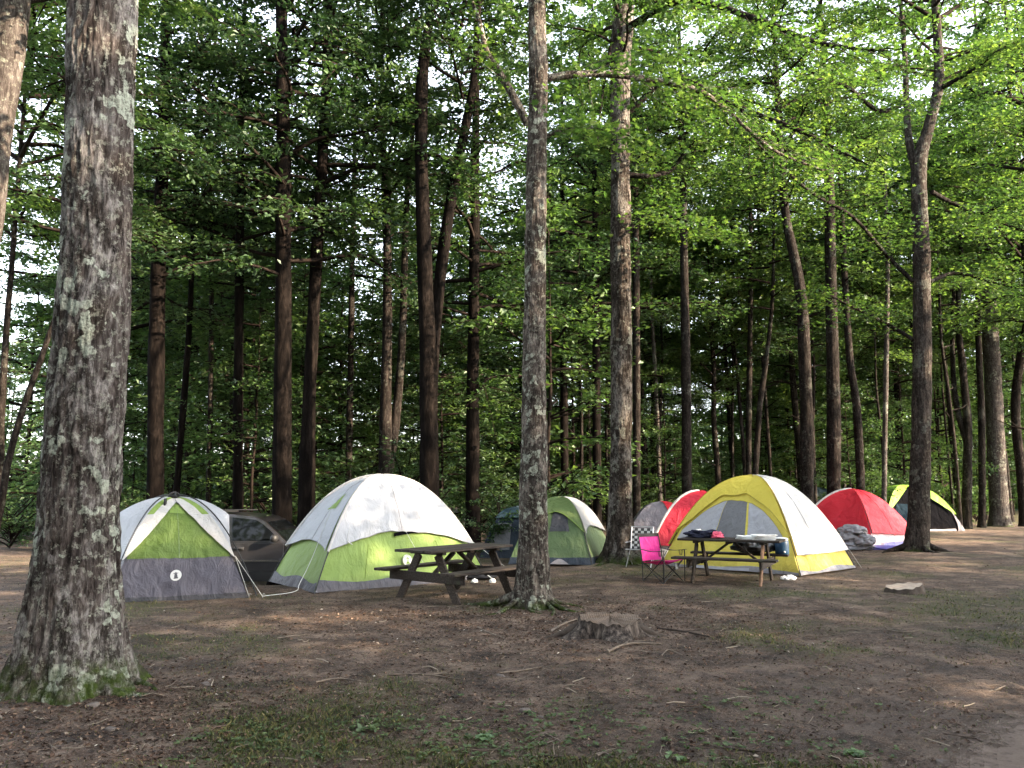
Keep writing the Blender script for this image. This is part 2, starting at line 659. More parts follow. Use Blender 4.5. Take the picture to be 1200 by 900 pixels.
CR = {}
CR['maple0'] = crown_mesh('maple_crown', 1, 'maple', 0, 11, 4.2, 44, [M['twig'], M['leaf_maple']], .14, 15, 62)
CR['maple1'] = crown_mesh('maple_crown', 2, 'maple', 0, 9, 3.6, 38, [M['twig'], M['leaf_light']], .13, 14, 60)
CR['maple2'] = crown_mesh('maple_crown', 3, 'maple', 0, 12, 3.6, 40, [M['twig'], M['leaf_dark']], .14, 14, 62)
CR['hem0'] = crown_mesh('hemlock_crown', 4, 'hemlock', 0, 15, 3.6, 58, [M['twig'], M['leaf_hemlock']], .125, 13, 46, 'diamond')
CR['hem1'] = crown_mesh('hemlock_crown', 5, 'hemlock', 0, 11, 3.6, 52, [M['twig'], M['leaf_dark']], .135, 13, 44, 'diamond')
CR['lay0'] = crown_mesh('sapling_crown', 6, 'layer', 0, 6.5, 2.3, 26, [M['twig'], M['leaf_maple']], .12, 11, 46, 'diamond')
CR['lay1'] = crown_mesh('sapling_crown', 7, 'layer', 0, 5, 2.0, 20, [M['twig'], M['leaf_light']], .115, 11, 46, 'diamond')
CR['lay2'] = crown_mesh('sapling_crown', 8, 'layer', 0, 7, 2.5, 28, [M['twig'], M['leaf_dark']], .12, 12, 46, 'diamond')
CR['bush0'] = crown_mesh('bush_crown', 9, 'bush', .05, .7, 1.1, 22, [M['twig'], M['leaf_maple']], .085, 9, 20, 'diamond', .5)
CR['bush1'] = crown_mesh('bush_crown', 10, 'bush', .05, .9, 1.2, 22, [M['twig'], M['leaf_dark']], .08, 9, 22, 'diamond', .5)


# ------------------------------------------------------------------ trees
def tree(name, label, base, D, path, barkm, crowns=(), H=17, flare=(.5, .35, 5, 0), segs=20, steps=70, lump=.07, group=None,
         forks=(), cat='tree', crown_name='crown', ws=.84, ridge=0.0):
    """path: list of (px, py, widthpx) bottom to top; base=(px,py) of the foot or world xy when D is None"""
    if D is None:
        b = gp(*base)
        D = b.y
    else:
        b = at(base[0], base[1], D)
    if ws != 1:
        path = [(q[0], q[1], q[2] * ws) for q in path]
        forks = [[(q[0], q[1], q[2] * ws, q[3]) for q in fk] for fk in forks]
    b.z = ghs(b.x, b.y)
    t = thing(name, label, cat, b, group=group)
    pts = [(0, 0, -.15), (0, 0, .04)]
    rr = [path[0][2] / 2 * D / F] * 2
    for (px, py, w) in path:
        p = at(px, py, D) - b
        if p.z > .3:
            pts.append(tuple(p))
            rr.append(w / 2 * D / F)
    p = Vector(pts[-1])
    if p.z < H:
        d = (p - Vector(pts[-2]))
        d = Vector((d.x / max(d.z, .1), d.y / max(d.z, .1), 1)) * .7
        d.x *= .5
        k = max(1, int((H - p.z) / 3))
        r = rr[-1]
        for i in range(1, k + 1):
            q = p + Vector((d.x, d.y, 1)) * ((H - p.z) * i / k)
            pts.append(tuple(q))
            rr.append(r * (1 - .8 * i / k))
    P = np.array(pts)
    # resample radii by arclength
    acc = Acc()
    dz = np.linspace(0, 1, steps)
    dz = dz ** 1.25
    C_ = catmull(P, 200)
    idx = dz * 199
    i0 = np.minimum(idx.astype(int), 198)
    f = (idx - i0)[:, None]
    PP = C_[i0] * (1 - f) + C_[i0 + 1] * f
    rad_ = np.interp(dz, np.linspace(0, 1, len(rr)), rr)
    sd = rng.integers(0, 999)
    tube(acc, PP, rad_, segs, None, 0, lump, 3.0, int(sd), flare=flare, ridge=ridge)
    for fk in forks:  # extra limbs: list of (px,py,w) with optional depth offset
        fp = [tuple(at(a, c, D + e) - b) for (a, c, w, e) in fk]
        fr = [w / 2 * D / F for (a, c, w, e) in fk]
        tube(acc, fp, fr, 10, len(fp) * 5, 0, .08, 4.0, int(sd) + 1)
    obj('trunk', acc, barkm, t)
    for (cm, z, sc, rz) in crowns:
        i = np.argmin(np.abs(C_[:, 2] - z))
        put(crown_name, CR[cm], t, (C_[i, 0], C_[i, 1], z), rz, sc if not np.isscalar(sc) else (sc,) * 3)
    return t, b, D


TREE_MOUNDS += [(gp(75, 812).x, gp(75, 812).y, .75, .05), (gp(622, 712).x, gp(622, 712).y, .6, .06),
                (gp(728, 662).x, gp(728, 662).y, .8, .06), (gp(1075, 648).x, gp(1075, 648).y, .9, .06),
                (gp(715, 744).x, gp(715, 744).y, .5, .04)]


def roots(t, b, specs, m, name='root'):
    for (az, ln, r) in specs:
        acc = Acc()
        pts = []
        for k in range(8):
            s = k / 7
            a = az + .35 * math.sin(s * 3 + az * 5) * s
            x, y = math.cos(a) * (.18 + ln * s), math.sin(a) * (.18 + ln * s)
            z = ghs(b.x + x, b.y + y) - b.z
            pts.append((x, y, z + r * (.75 - 1.25 * s) + .10 * (1 - s) ** 3))
        tube(acc, pts, [r * 1.5, r, r * .75, r * .45], 9, 26, 0, .18, 6, int(az * 10) + 40)
        obj(name, acc, m, t)


# hero trees
t1, b1, D1 = tree('maple_tree', 'thick mottled grey trunk with pale lichen and mossy foot, nearest tree at left', (82, 812), None,
                  [(85, 740, 100), (87, 700, 96), (91, 640, 91), (96, 560, 88), (101, 470, 87), (107, 380, 84), (112, 300, 80), (115, 200, 78),
                   (118, 100, 79), (122, 0, 84)], M['bark_maple'],
                  [('maple0', 8, 1.1, .3)], H=17, flare=(.72, .34, 6, 1.2), segs=220, steps=520, lump=.05, ws=.92, ridge=.016)
roots(t1, b1, [(-.4, .5, .06), (-1.3, .4, .05), (-2.2, .5, .05), (.3, .5, .04), (2.9, .6, .05), (-1.8, .3, .05)], M['bark_maple'])

# second tree at the extreme left, leaning out of the frame
tree('leaning_tree', 'grey leaning trunk crossing the top left corner of the photo', (-215, 720), None,
     [(-150, 640, 56), (-80, 480, 50), (-25, 300, 46), (-4, 150, 44), (6, 90, 42), (18, 0, 42)], M['bark_grey'],
     [('maple1', 8, .9, 1.)], H=16, flare=(.5, .3, 5, 2), segs=32, steps=90)

t2, b2, D2 = tree('maple_tree', 'slim lichen speckled trunk at centre between the two picnic tables', (623, 714), None,
                  [(624, 660, 42), (625, 600, 38), (626, 520, 36), (626, 450, 33), (627, 350, 30), (628, 250, 29), (630, 150, 28),
                   (631, 80, 27), (629, 0, 25)], M['bark_centre'],
                  [('maple1', 9, .95, .8)], H=17, flare=(.75, .26, 5, .4), segs=120, steps=420, lump=.07, ridge=.009)
roots(t2, b2, [(-.5, .6, .030), (-1.6, .4, .028), (3.0, .9, .042), (-2.5, .7, .030), (.2, .5, .028), (-.9, .5, .026)], M['bark_centre'])

t3, b3, D3 = tree('maple_tree', 'dark trunk with pale peeling patches, left of the pink camp chair', (728, 662), None,
                  [(727, 620, 34), (728, 560, 30), (728, 480, 28), (728, 400, 28), (727, 300, 28), (727, 200, 27), (727, 100, 30),
                   (730, 0, 30)], M['bark_patch'],
                  [('maple0', 10.5, .9, 2.1)], H=20, flare=(.9, .32, 5, 2.4), segs=72, steps=260, lump=.08, ridge=.010)
roots(t3, b3, [(-.3, .9, .06), (-1.4, .5, .05), (-2.6, .7, .05)], M['bark_patch'])

t4, b4, D4 = tree('forked_tree', 'dark trunk forking high up, standing in front of the lime and black tent', (1075, 648), None,
                  [(1077, 600, 30), (1079, 520, 28), (1081, 400, 27), (1080, 300, 25), (1077, 200, 23), (1088, 150, 17), (1100, 100, 15),
                   (1099, 50, 14), (1096, 0, 13)], M['bark_mid'],
                  [('maple1', 12.0, .9, .5)], H=21, flare=(.6, .35, 5, .9), segs=40, steps=140, lump=.06, ws=.74, ridge=.01,
                  forks=[[(1078, 210, 17, 0), (1068, 180, 13, .2), (1063, 140, 11, .4), (1060, 60, 9, .8), (1052, -40, 6, 1.2)]])
roots(t4, b4, [(-.2, .8, .07), (-1.5, .5, .06), (3.3, .9, .07)], M['bark_dark'])

t5, b5, D5 = tree('maple_tree', 'straight grey trunk at the right end of the clearing beyond all tents', (1172, 617), None,
                  [(1171, 590, 27), (1167, 520, 25), (1163, 430, 24), (1157, 330, 22), (1154, 250, 20), (1150, 160, 16), (1147, 80, 12)],
                  M['bark_grey'], [('maple0', 10.0, 1.3, 2.5)], H=24, flare=(.5, .3, 5, .1), segs=40, steps=140, ws=.74, ridge=.01)

# middle-distance trees whose trunks the photo shows one by one
mid = [
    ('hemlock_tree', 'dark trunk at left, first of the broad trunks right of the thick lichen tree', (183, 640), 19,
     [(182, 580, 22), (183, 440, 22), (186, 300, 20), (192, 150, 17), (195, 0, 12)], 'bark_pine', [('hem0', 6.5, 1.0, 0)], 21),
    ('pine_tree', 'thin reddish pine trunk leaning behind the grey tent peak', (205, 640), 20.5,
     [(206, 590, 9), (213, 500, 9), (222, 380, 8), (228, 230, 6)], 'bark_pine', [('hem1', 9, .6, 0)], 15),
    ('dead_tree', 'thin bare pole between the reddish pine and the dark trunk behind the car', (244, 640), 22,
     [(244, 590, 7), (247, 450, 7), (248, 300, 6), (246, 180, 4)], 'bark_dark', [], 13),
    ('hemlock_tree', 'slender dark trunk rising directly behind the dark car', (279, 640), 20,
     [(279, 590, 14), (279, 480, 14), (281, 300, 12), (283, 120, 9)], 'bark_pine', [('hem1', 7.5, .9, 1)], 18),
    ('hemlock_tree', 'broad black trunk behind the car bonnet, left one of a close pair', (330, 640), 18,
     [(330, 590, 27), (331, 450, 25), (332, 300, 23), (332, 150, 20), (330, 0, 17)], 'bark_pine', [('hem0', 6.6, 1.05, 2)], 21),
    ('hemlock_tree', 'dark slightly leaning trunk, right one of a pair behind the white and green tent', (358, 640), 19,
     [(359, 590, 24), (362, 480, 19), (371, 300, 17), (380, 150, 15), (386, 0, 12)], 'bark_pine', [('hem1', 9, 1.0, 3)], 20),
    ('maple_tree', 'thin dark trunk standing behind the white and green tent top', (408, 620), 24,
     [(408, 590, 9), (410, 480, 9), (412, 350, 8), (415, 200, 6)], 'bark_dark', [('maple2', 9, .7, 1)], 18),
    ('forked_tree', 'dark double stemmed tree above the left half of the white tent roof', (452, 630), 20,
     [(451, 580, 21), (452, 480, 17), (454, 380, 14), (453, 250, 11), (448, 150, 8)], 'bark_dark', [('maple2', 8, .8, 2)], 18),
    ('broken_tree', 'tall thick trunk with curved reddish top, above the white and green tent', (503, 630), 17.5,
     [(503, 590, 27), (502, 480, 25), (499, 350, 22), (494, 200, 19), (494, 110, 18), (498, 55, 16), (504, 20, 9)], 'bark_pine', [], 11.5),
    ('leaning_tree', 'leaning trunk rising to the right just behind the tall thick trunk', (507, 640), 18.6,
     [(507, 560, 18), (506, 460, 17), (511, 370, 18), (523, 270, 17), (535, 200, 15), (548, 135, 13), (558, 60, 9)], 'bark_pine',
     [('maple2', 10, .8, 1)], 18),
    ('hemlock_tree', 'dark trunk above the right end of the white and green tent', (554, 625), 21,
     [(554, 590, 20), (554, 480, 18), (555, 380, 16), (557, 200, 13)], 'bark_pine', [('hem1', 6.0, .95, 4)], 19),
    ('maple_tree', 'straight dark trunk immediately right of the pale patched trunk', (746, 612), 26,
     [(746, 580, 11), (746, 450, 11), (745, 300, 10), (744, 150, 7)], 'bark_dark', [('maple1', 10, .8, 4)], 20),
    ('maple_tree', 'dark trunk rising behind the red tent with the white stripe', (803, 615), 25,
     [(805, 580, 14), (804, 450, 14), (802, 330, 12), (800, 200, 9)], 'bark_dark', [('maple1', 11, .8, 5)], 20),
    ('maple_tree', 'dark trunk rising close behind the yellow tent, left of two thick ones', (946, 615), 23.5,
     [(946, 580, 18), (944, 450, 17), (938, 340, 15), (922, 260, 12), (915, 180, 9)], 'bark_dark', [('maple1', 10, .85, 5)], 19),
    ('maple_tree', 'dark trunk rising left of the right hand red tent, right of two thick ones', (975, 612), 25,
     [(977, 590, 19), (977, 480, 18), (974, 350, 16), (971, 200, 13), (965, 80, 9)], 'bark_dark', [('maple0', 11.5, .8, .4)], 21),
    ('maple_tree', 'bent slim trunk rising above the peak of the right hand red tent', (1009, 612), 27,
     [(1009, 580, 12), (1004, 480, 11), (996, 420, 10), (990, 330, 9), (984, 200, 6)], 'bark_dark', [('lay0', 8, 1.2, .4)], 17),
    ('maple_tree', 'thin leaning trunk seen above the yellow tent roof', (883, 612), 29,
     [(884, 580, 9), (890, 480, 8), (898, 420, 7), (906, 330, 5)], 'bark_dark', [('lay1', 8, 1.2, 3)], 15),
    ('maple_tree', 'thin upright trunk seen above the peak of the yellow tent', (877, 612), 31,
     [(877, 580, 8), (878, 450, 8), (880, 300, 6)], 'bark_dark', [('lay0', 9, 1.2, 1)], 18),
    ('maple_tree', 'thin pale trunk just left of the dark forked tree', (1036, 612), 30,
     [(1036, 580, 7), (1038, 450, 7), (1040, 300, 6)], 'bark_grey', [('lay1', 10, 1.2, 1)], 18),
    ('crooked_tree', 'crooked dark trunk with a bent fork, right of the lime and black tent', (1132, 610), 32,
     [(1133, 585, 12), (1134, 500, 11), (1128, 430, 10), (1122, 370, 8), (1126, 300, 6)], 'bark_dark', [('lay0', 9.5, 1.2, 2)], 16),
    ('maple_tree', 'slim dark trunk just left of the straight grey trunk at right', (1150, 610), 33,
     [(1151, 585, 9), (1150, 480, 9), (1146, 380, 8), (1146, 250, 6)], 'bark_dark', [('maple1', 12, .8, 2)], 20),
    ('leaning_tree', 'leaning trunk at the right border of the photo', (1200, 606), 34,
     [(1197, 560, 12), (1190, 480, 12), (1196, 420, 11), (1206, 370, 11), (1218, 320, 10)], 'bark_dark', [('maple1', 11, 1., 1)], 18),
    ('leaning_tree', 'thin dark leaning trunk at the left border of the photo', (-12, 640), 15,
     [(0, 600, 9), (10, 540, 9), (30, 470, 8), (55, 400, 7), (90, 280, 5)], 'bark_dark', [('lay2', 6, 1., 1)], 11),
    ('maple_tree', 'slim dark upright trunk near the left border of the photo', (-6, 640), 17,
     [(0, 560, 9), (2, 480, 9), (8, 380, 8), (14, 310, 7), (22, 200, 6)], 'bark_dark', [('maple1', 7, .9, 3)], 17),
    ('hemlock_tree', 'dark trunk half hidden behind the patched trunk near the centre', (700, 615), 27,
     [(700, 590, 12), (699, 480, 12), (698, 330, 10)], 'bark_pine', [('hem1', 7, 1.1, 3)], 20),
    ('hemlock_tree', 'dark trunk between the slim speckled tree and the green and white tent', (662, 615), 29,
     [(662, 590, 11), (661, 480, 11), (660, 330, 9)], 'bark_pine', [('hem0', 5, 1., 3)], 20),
]
for (nm, lb, base, D, path, bk, crs, H) in mid:
    fk = []
    if 'double' in lb:
        fk = [[(454, 560, 16, 0), (466, 470, 12, .2), (472, 380, 11, .3), (476, 250, 9, .4), (484, 150, 6, .5)]]
    if 'bent fork' in lb:
        fk = [[(1133, 520, 8, 0), (1120, 470, 8, .2), (1116, 400, 6, .4), (1118, 330, 5, .5)]]
    tree(nm, lb, (base[0], base[1]), D, path, M[bk], crs, H, flare=(.45, .35, 5, rng.random() * 6), segs=14, steps=50, forks=fk,
         lump=.09)
# (the pixel given as foot only sets x; the foot itself is put on the ground by tree())


def limb(t, b, px_pts, w, leafy=None, name='branch', barkm=None, mats=None):
    """a visible limb of a tree: px_pts list of (px,py,D)"""
    acc = Acc()
    pts = [np.array(at(a, c, d) - b) for (a, c, d) in px_pts]
    Dm = px_pts[0][2]
    r0 = w / 2 * Dm / F
    tube(acc, pts, [r0, r0 * .8, r0 * .3], 10, len(pts) * 6, 0, .12, 5)
    if leafy:
        n_tw, twl, leaf, nl, shp = leafy
        leafy_branch(acc, pts, r0 * .5, n_tw, twl, leaf, nl, shp, 0, 1, start=.12, tubes=True)
    obj(name, acc, mats or [barkm, M['leaf_light']], t, smooth=(0,))


LB = M['leaf_light']
LM = M['leaf_maple']
# centre tree limbs
limb(t2, b2, [(640, 92, 11), (665, 88, 11), (705, 86, 11.2), (760, 93, 11.4), (815, 105, 11.6), (850, 128, 11.8), (905, 175, 12.2), (965, 200, 12.8)],
     10, (34, 1.1, .085, 60, 'maple'), barkm=M['bark_centre'])
limb(t2, b2, [(618, 145, 11), (600, 110, 11), (585, 85, 11.1), (570, 60, 11.2), (560, 20, 11.4), (540, -30, 11.6)], 11, (12, .9, .085, 40, 'maple'),
     barkm=M['bark_centre'])
limb(t2, b2, [(640, 160, 11), (665, 150, 10.6), (700, 150, 10.3), (760, 165, 10)], 5, (18, .9, .085, 50, 'maple'), barkm=M['bark_centre'])
# patched tree limbs
limb(t3, b3, [(735, 205, D3), (760, 206, D3), (785, 200, 17), (800, 182, 16.8), (815, 165, 16.5)], 7, (12, 1.3, .09, 46, 'maple'), barkm=M['bark_dark'])
limb(t3, b3, [(738, 130, D3), (790, 90, 16), (850, 120, 14.5), (930, 150, 13.5), (1010, 190, 13)], 8, (34, 1.7, .08, 70, 'maple'), barkm=M['bark_dark'])
limb(t3, b3, [(738, 30, D3), (800, 0, 15), (880, 20, 13.5), (960, 50, 12.5), (1040, 60, 12)], 8, (34, 1.7, .08, 70, 'maple'), barkm=M['bark_dark'])
limb(t3, b3, [(722, 20, D3), (715, 60, 17), (706, 110, 16.5), (700, 170, 16.5)], 5, (8, .8, .09, 26, 'maple'), barkm=M['bark_dark'])
limb(t3, b3, [(735, 270, D3), (760, 250, 16.5), (800, 258, 15.5), (850, 270, 15)], 5, (24, 1.4, .09, 60, 'maple'), barkm=M['bark_dark'])
# forked tree limbs, sweeping left and right
limb(t4, b4, [(1070, 330, D4), (1040, 300, 20), (1000, 255, 19), (950, 225, 18), (900, 180, 17), (860, 140, 16)], 5, (32, 1.8, .09, 75, 'maple'), barkm=M['bark_dark'])
limb(t4, b4, [(1092, 225, D4), (1120, 240, 20), (1150, 250, 19), (1190, 230, 18)], 6, (26, 1.7, .09, 75, 'maple'), barkm=M['bark_dark'])
limb(t4, b4, [(1074, 400, D4), (1040, 380, 20.5), (1000, 360, 20), (960, 340, 19.5)], 5, (22, 1.6, .09, 65, 'maple'), barkm=M['bark_dark'])
limb(t4, b4, [(1090, 330, D4), (1120, 320, 20.5), (1160, 330, 20), (1200, 340, 19.5)], 5, (22, 1.6, .09, 65, 'maple'), barkm=M['bark_dark'])
limb(t4, b4, [(1100, 105, D4), (1135, 85, 19), (1170, 60, 18), (1210, 40, 17)], 6, (30, 1.8, .09, 75, 'maple'), barkm=M['bark_dark'])
limb(t4, b4, [(1062, 120, D4), (1030, 130, 19), (990, 100, 18), (940, 90, 17)], 6, (30, 1.8, .09, 75, 'maple'), barkm=M['bark_dark'])


# ---- filler trees of the wood ---------------------------------------------------
def proto_trunk(seed, H, r, lean=.03):
    rg = np.random.default_rng(seed)
    acc = Acc()
    pts = [np.array([0, 0, -.3])]
    x = np.zeros(3)
    for k in range(1, 8):
        x = x + np.array([rg.normal() * lean * H / 7, rg.normal() * lean * H / 7, H / 7])
        pts.append(x.copy())
    tube(acc, pts, [r, r * .92, r * .85, r * .75, r * .6, r * .45, r * .28, r * .08], 10, 34, 0, .09, 3, seed, flare=(.4, .3, 5, seed))
    for k in range(5):   # dead stubs
        z = rg.uniform(.15, .5) * H
        a = rg.uniform(0, 6.28)
        i = int(z / H * 7)
        c = pts[i] + (pts[min(i + 1, 7)] - pts[i]) * (z / H * 7 - i)
        ln = rg.uniform(.4, 1.5)
        tube(acc, [c, c + np.array([math.cos(a), math.sin(a), .25]) * ln * .6, c + np.array([math.cos(a + .2), math.sin(a + .2), .4]) * ln],
             [.03, .008], 4, None, 0, cap=False)
    return acc, pts


PROTO = []
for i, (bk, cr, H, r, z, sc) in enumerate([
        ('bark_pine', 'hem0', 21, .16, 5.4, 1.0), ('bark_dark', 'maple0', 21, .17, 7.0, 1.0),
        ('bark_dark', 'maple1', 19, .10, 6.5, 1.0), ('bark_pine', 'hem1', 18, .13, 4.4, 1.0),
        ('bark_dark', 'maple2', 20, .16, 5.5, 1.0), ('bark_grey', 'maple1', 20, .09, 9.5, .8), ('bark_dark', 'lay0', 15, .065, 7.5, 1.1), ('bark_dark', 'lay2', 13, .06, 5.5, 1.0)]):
    a, pts = proto_trunk(60 + i, H, r)
    k = z / H * 7
    c = pts[int(k)] + (pts[min(int(k) + 1, 7)] - pts[int(k)]) * (k - int(k))
    PROTO.append((a.mesh('trunk', [M[bk]]), CR[cr], (c[0], c[1], z), sc))
SAP = []
for i, (cr, H, r, z) in enumerate([('lay0', 7, .05, 1.1), ('lay1', 6, .04, .9), ('lay2', 7.5, .055, .8)]):
    a, pts = proto_trunk(80 + i, H, r, .02)
    SAP.append((a.mesh('stem', [M['twig']]), CR[cr], (0, 0, z)))


def fill_tree(x, y, k, s, rz, label, group, name):
    t = thing(name, label, 'tree', (x, y, ghs(x, y) - .02), rz, group)
    t.scale = (s, s, s)
    tm, cm, cl, cs = PROTO[k]
    put('trunk', tm, t)
    put('crown', cm, t, cl, 0, (cs,) * 3)
    return t


def sapling(x, y, k, s, rz, label, group):
    t = thing('sapling', label, 'sapling', (x, y, ghs(x, y) - .02), rz, group)
    t.scale = (s, s, s)
    tm, cm, cl = SAP[k]
    put('stem', tm, t)
    put('crown', cm, t, cl)
    return t


placed = [(b.x, b.y) for b in (b1, b2, b3, b4, b5)] + [((p[2][0] - 600) / F * p[3], p[3]) for p in mid]


def free(x, y, d):
    return all((x - a) ** 2 + (y - b) ** 2 > d * d for a, b in placed)


NM = ['hemlock_tree', 'maple_tree', 'maple_tree', 'hemlock_tree', 'maple_tree', 'maple_tree', 'pole_tree', 'pole_tree']
GF = 'trees of the wood behind the campsite'
LBL = {True: 'one of the many dark conifers crowding the shaded wood on the left behind the tents',
       False: 'one of the many slender leafy trees crowding the wood on the right behind the tents'}
n = 0
tries = 0
while n < 84 and tries < 6000:
    tries += 1
    D = 21 + 55 * rng.random() ** 1.15
    px = rng.uniform(-140, 1340)
    left = px < 640
    if px > 700 and D < 31:
        continue
    if D < 26 and left and px > 560:
        continue
    x = (px - 600) / F * D
    if not free(x, D, 2.1 if D < 40 else 2.6):
        continue
    if left:
        k = rng.choice([0, 3, 4, 1, 2], p=[.20, .20, .18, .24, .18])
        if 135 < px < 172 or px < 62 or 385 < px < 425:
            if D < 60 or rng.random() < .5:
                continue
            k = rng.choice([2, 5])
    else:
        k = rng.choice([1, 2, 4, 5, 3], p=[.2, .32, .12, .32, .04])
        if 780 < px < 900 and rng.random() < .5:
            continue
    placed.append((x, D))
    fill_tree(x, D, int(k), rng.uniform(.72, 1.12), rng.uniform(0, 6.28), LBL[left], GF + (' left' if left else ' right'), NM[int(k)])
    n += 1

# thin pole-like trees that crowd the middle distance
n = 0
tries = 0
while n < 84 and tries < 6000:
    tries += 1
    px = rng.uniform(60, 1300) if rng.random() < .35 else rng.uniform(640, 1240)
    D = rng.uniform(23, 50) if px < 690 else rng.uniform(31, 62)
    x = (px - 600) / F * D
    if not free(x, D, .9):
        continue
    placed.append((x, D))
    k = int(rng.choice([6, 7]))
    fill_tree(x, D, k, rng.uniform(.85, 1.35), rng.uniform(0, 6.28),
              'one of the thin near black poles of young trees standing among the far trunks', 'thin pole trees in the wood', 'pole_tree')
    n += 1

for (px, D, k, s_) in [(1118, 38, 2, 1.2), (1215, 31, 1, 1.15), (1055, 42, 1, 1.2), (1250, 26, 2, 1.15), (1000, 40, 2, 1.2), (860, 40, 2, 1.15), (1235, 42, 1, 1.2)]:
    x = (px - 600) / F * D
    placed.append((x, D))
    fill_tree(x, D, k, s_, px, LBL[False], GF + ' right', 'maple_tree')

# under-storey saplings
n = 0
tries = 0
while n < 110 and tries < 5000:
    tries += 1
    D = 19 + 40 * rng.random() ** 1.1
    px = rng.uniform(-120, 1320)
    if px > 690 and D < 31:
        continue
    if D < 20.5 and px > 560:
        continue
    x = (px - 600) / F * D
    if abs(x + 5.4) < 3.4 and D < 19.5:
        continue
    if (135 < px < 172 or px < 60 or 385 < px < 425) and rng.random() < .8:
        continue
    if not free(x, D, 1.3):
        continue
    placed.append((x, D))
    left = px < 640
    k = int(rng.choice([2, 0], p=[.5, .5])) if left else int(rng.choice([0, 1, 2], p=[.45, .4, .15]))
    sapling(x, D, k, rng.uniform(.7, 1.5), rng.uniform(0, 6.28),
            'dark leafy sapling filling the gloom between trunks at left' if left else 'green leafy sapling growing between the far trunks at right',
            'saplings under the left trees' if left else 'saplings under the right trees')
    n += 1

# bushes along the far edge
n = 0
while n < 46:
    px = rng.uniform(-60, 1260)
    left = px < 640
    D = rng.uniform(18.5, 27) if left else rng.uniform(33, 44)
    x = (px - 600) / F * D
    if abs(x + 5.4) < 3.6 and D < 19.6:
        continue
    t = thing('bush', 'dark low bush at the shaded edge of the wood at left' if left else 'low green bush at the far edge of the clearing at right', 'bush',
              (x, D, ghs(x, D) - .03), rng.uniform(0, 6.28), 'bushes at the left wood edge' if left else 'bushes at the right wood edge')
    s = rng.uniform(.7, 1.5)
    t.scale = (s, s, s)
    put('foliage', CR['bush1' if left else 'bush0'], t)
    n += 1

# trees outside the frame on the right that keep the evening sun off the clearing
for (x, y, k, s) in [(17, 3, 1, 1.1), (20, -3, 0, 1.0), (24, 7, 4, 1.1), (26, 0, 1, 1.1), (29, -7, 3, 1.2), (15, -3, 2, 1.0), (31, 6, 0, 1.1),
                     (35, -1, 1, 1.2), (22, 12, 1, 1.), (28, 14, 4, 1.1), (36, 11, 3, 1.2), (38, -10, 0, 1.1), (27, -13, 1, 1.2), (33, 18, 1, 1.1),
                     (20, -12, 4, 1.), (42, 5, 4, 1.2), (44, -5, 1, 1.2), (30, 22, 3, 1.1), (36, 26, 0, 1.1), (13.5, -9, 5, 1.0), (13.5, -1.2, 4, .95), (18, -3.2, 4, 1.1), (11.8, 1.2, 4, .8)]:
    fill_tree(x, y, k, s * .76, rng.uniform(0, 6.28), 'unseen tree added to block the sun, right of the clearing', 'unseen sun blocking trees right of the clearing', NM[k])
for k_, (x, y, k, s) in enumerate([(-3, -17, 1, 1.), (4, -20, 4, 1.), (-10, -15, 2, 1.), (-17, -12, 4, 1.), (9, -16, 1, .9), (-6, -25, 0, 1.), (1, -28, 3, 1.1),
                     (-14, -23, 1, 1.), (-22, -18, 1, 1.1), (8, -27, 4, 1.1), (-24, -6, 2, 1.), (-20, 1, 4, 1.), (-28, -12, 0, 1.1), (-2, -35, 1, 1.2), (-25, 7, 1, 1.)]):
    fill_tree(x, y, k, s, rng.uniform(0, 6.28), 'tree of the wood across the clearing, behind the photographer', 'trees behind the photographer', NM[k])
for k_ in range(44):     # saplings out of view, added to block low light from behind
    a_ = rad(172 + 150 * (k_ + rng.random()) / 44)
    r_ = rng.uniform(10, 22)
    sapling(r_ * math.cos(a_) , r_ * math.sin(a_) + 1, [0, 2, 2][k_ % 3], rng.uniform(1.2, 1.8), rng.uniform(0, 6.28),
            'unseen sapling added to block low light, behind the photographer', 'unseen light blocking saplings behind the photographer')
for (x, y, k, s) in [(14, 2, 0, 1.1), (16.5, -1.5, 2, 1.2), (19, 4, 0, 1.1), (17, 9, 2, 1.2), (21, 0, 2, 1.2), (24, -4, 0, 1.2), (22, 10, 2, 1.2),
                     (26, 12, 0, 1.2), (27, 3, 2, 1.2), (30, -2, 0, 1.2), (25, 17, 2, 1.2), (18, -7, 2, 1.2), (31, 10, 2, 1.2), (13, -4, 1, 1.1), (12.5, 3.2, 2, 1.1), (10.5, -.6, 2, 1.0), (14.5, 6.2, 2, 1.2),
                     (11.5, -2.5, 0, 1.1)]:
    sapling(x, y, k, s, rng.uniform(0, 6.28), 'unseen sapling added to block the sun, right of the clearing', 'unseen sun blocking saplings right of the clearing')  # saplings out of view, added to keep low sun off the ground

# the far wood, one mass
acc = Acc()
nf = 100000
ang = rng.uniform(-.95, .95, nf)
dist = rng.uniform(72, 96, nf)
hz = rng.random(nf) ** 1.5 * (8.0 + 4.5 * np.clip(ang * 2, -1, 1) * .6 + 4 * vnoise(np.stack([ang * 9, dist * .05, ang * 0], -1), 5))
P = np.stack([np.sin(ang) * dist, np.cos(ang) * dist, hz], -1)
leaves(acc, P, rng.normal(size=(nf, 3)) + [0, 0, .6], rng.normal(size=(nf, 3)), rng.uniform(.35, .8, nf), 'diamond', 0)
tag(obj('distant_woods', acc, M['leaf_maple'], smooth=False), 'mass of far off foliage closing the view behind all the trunks', 'woods', kind='stuff')



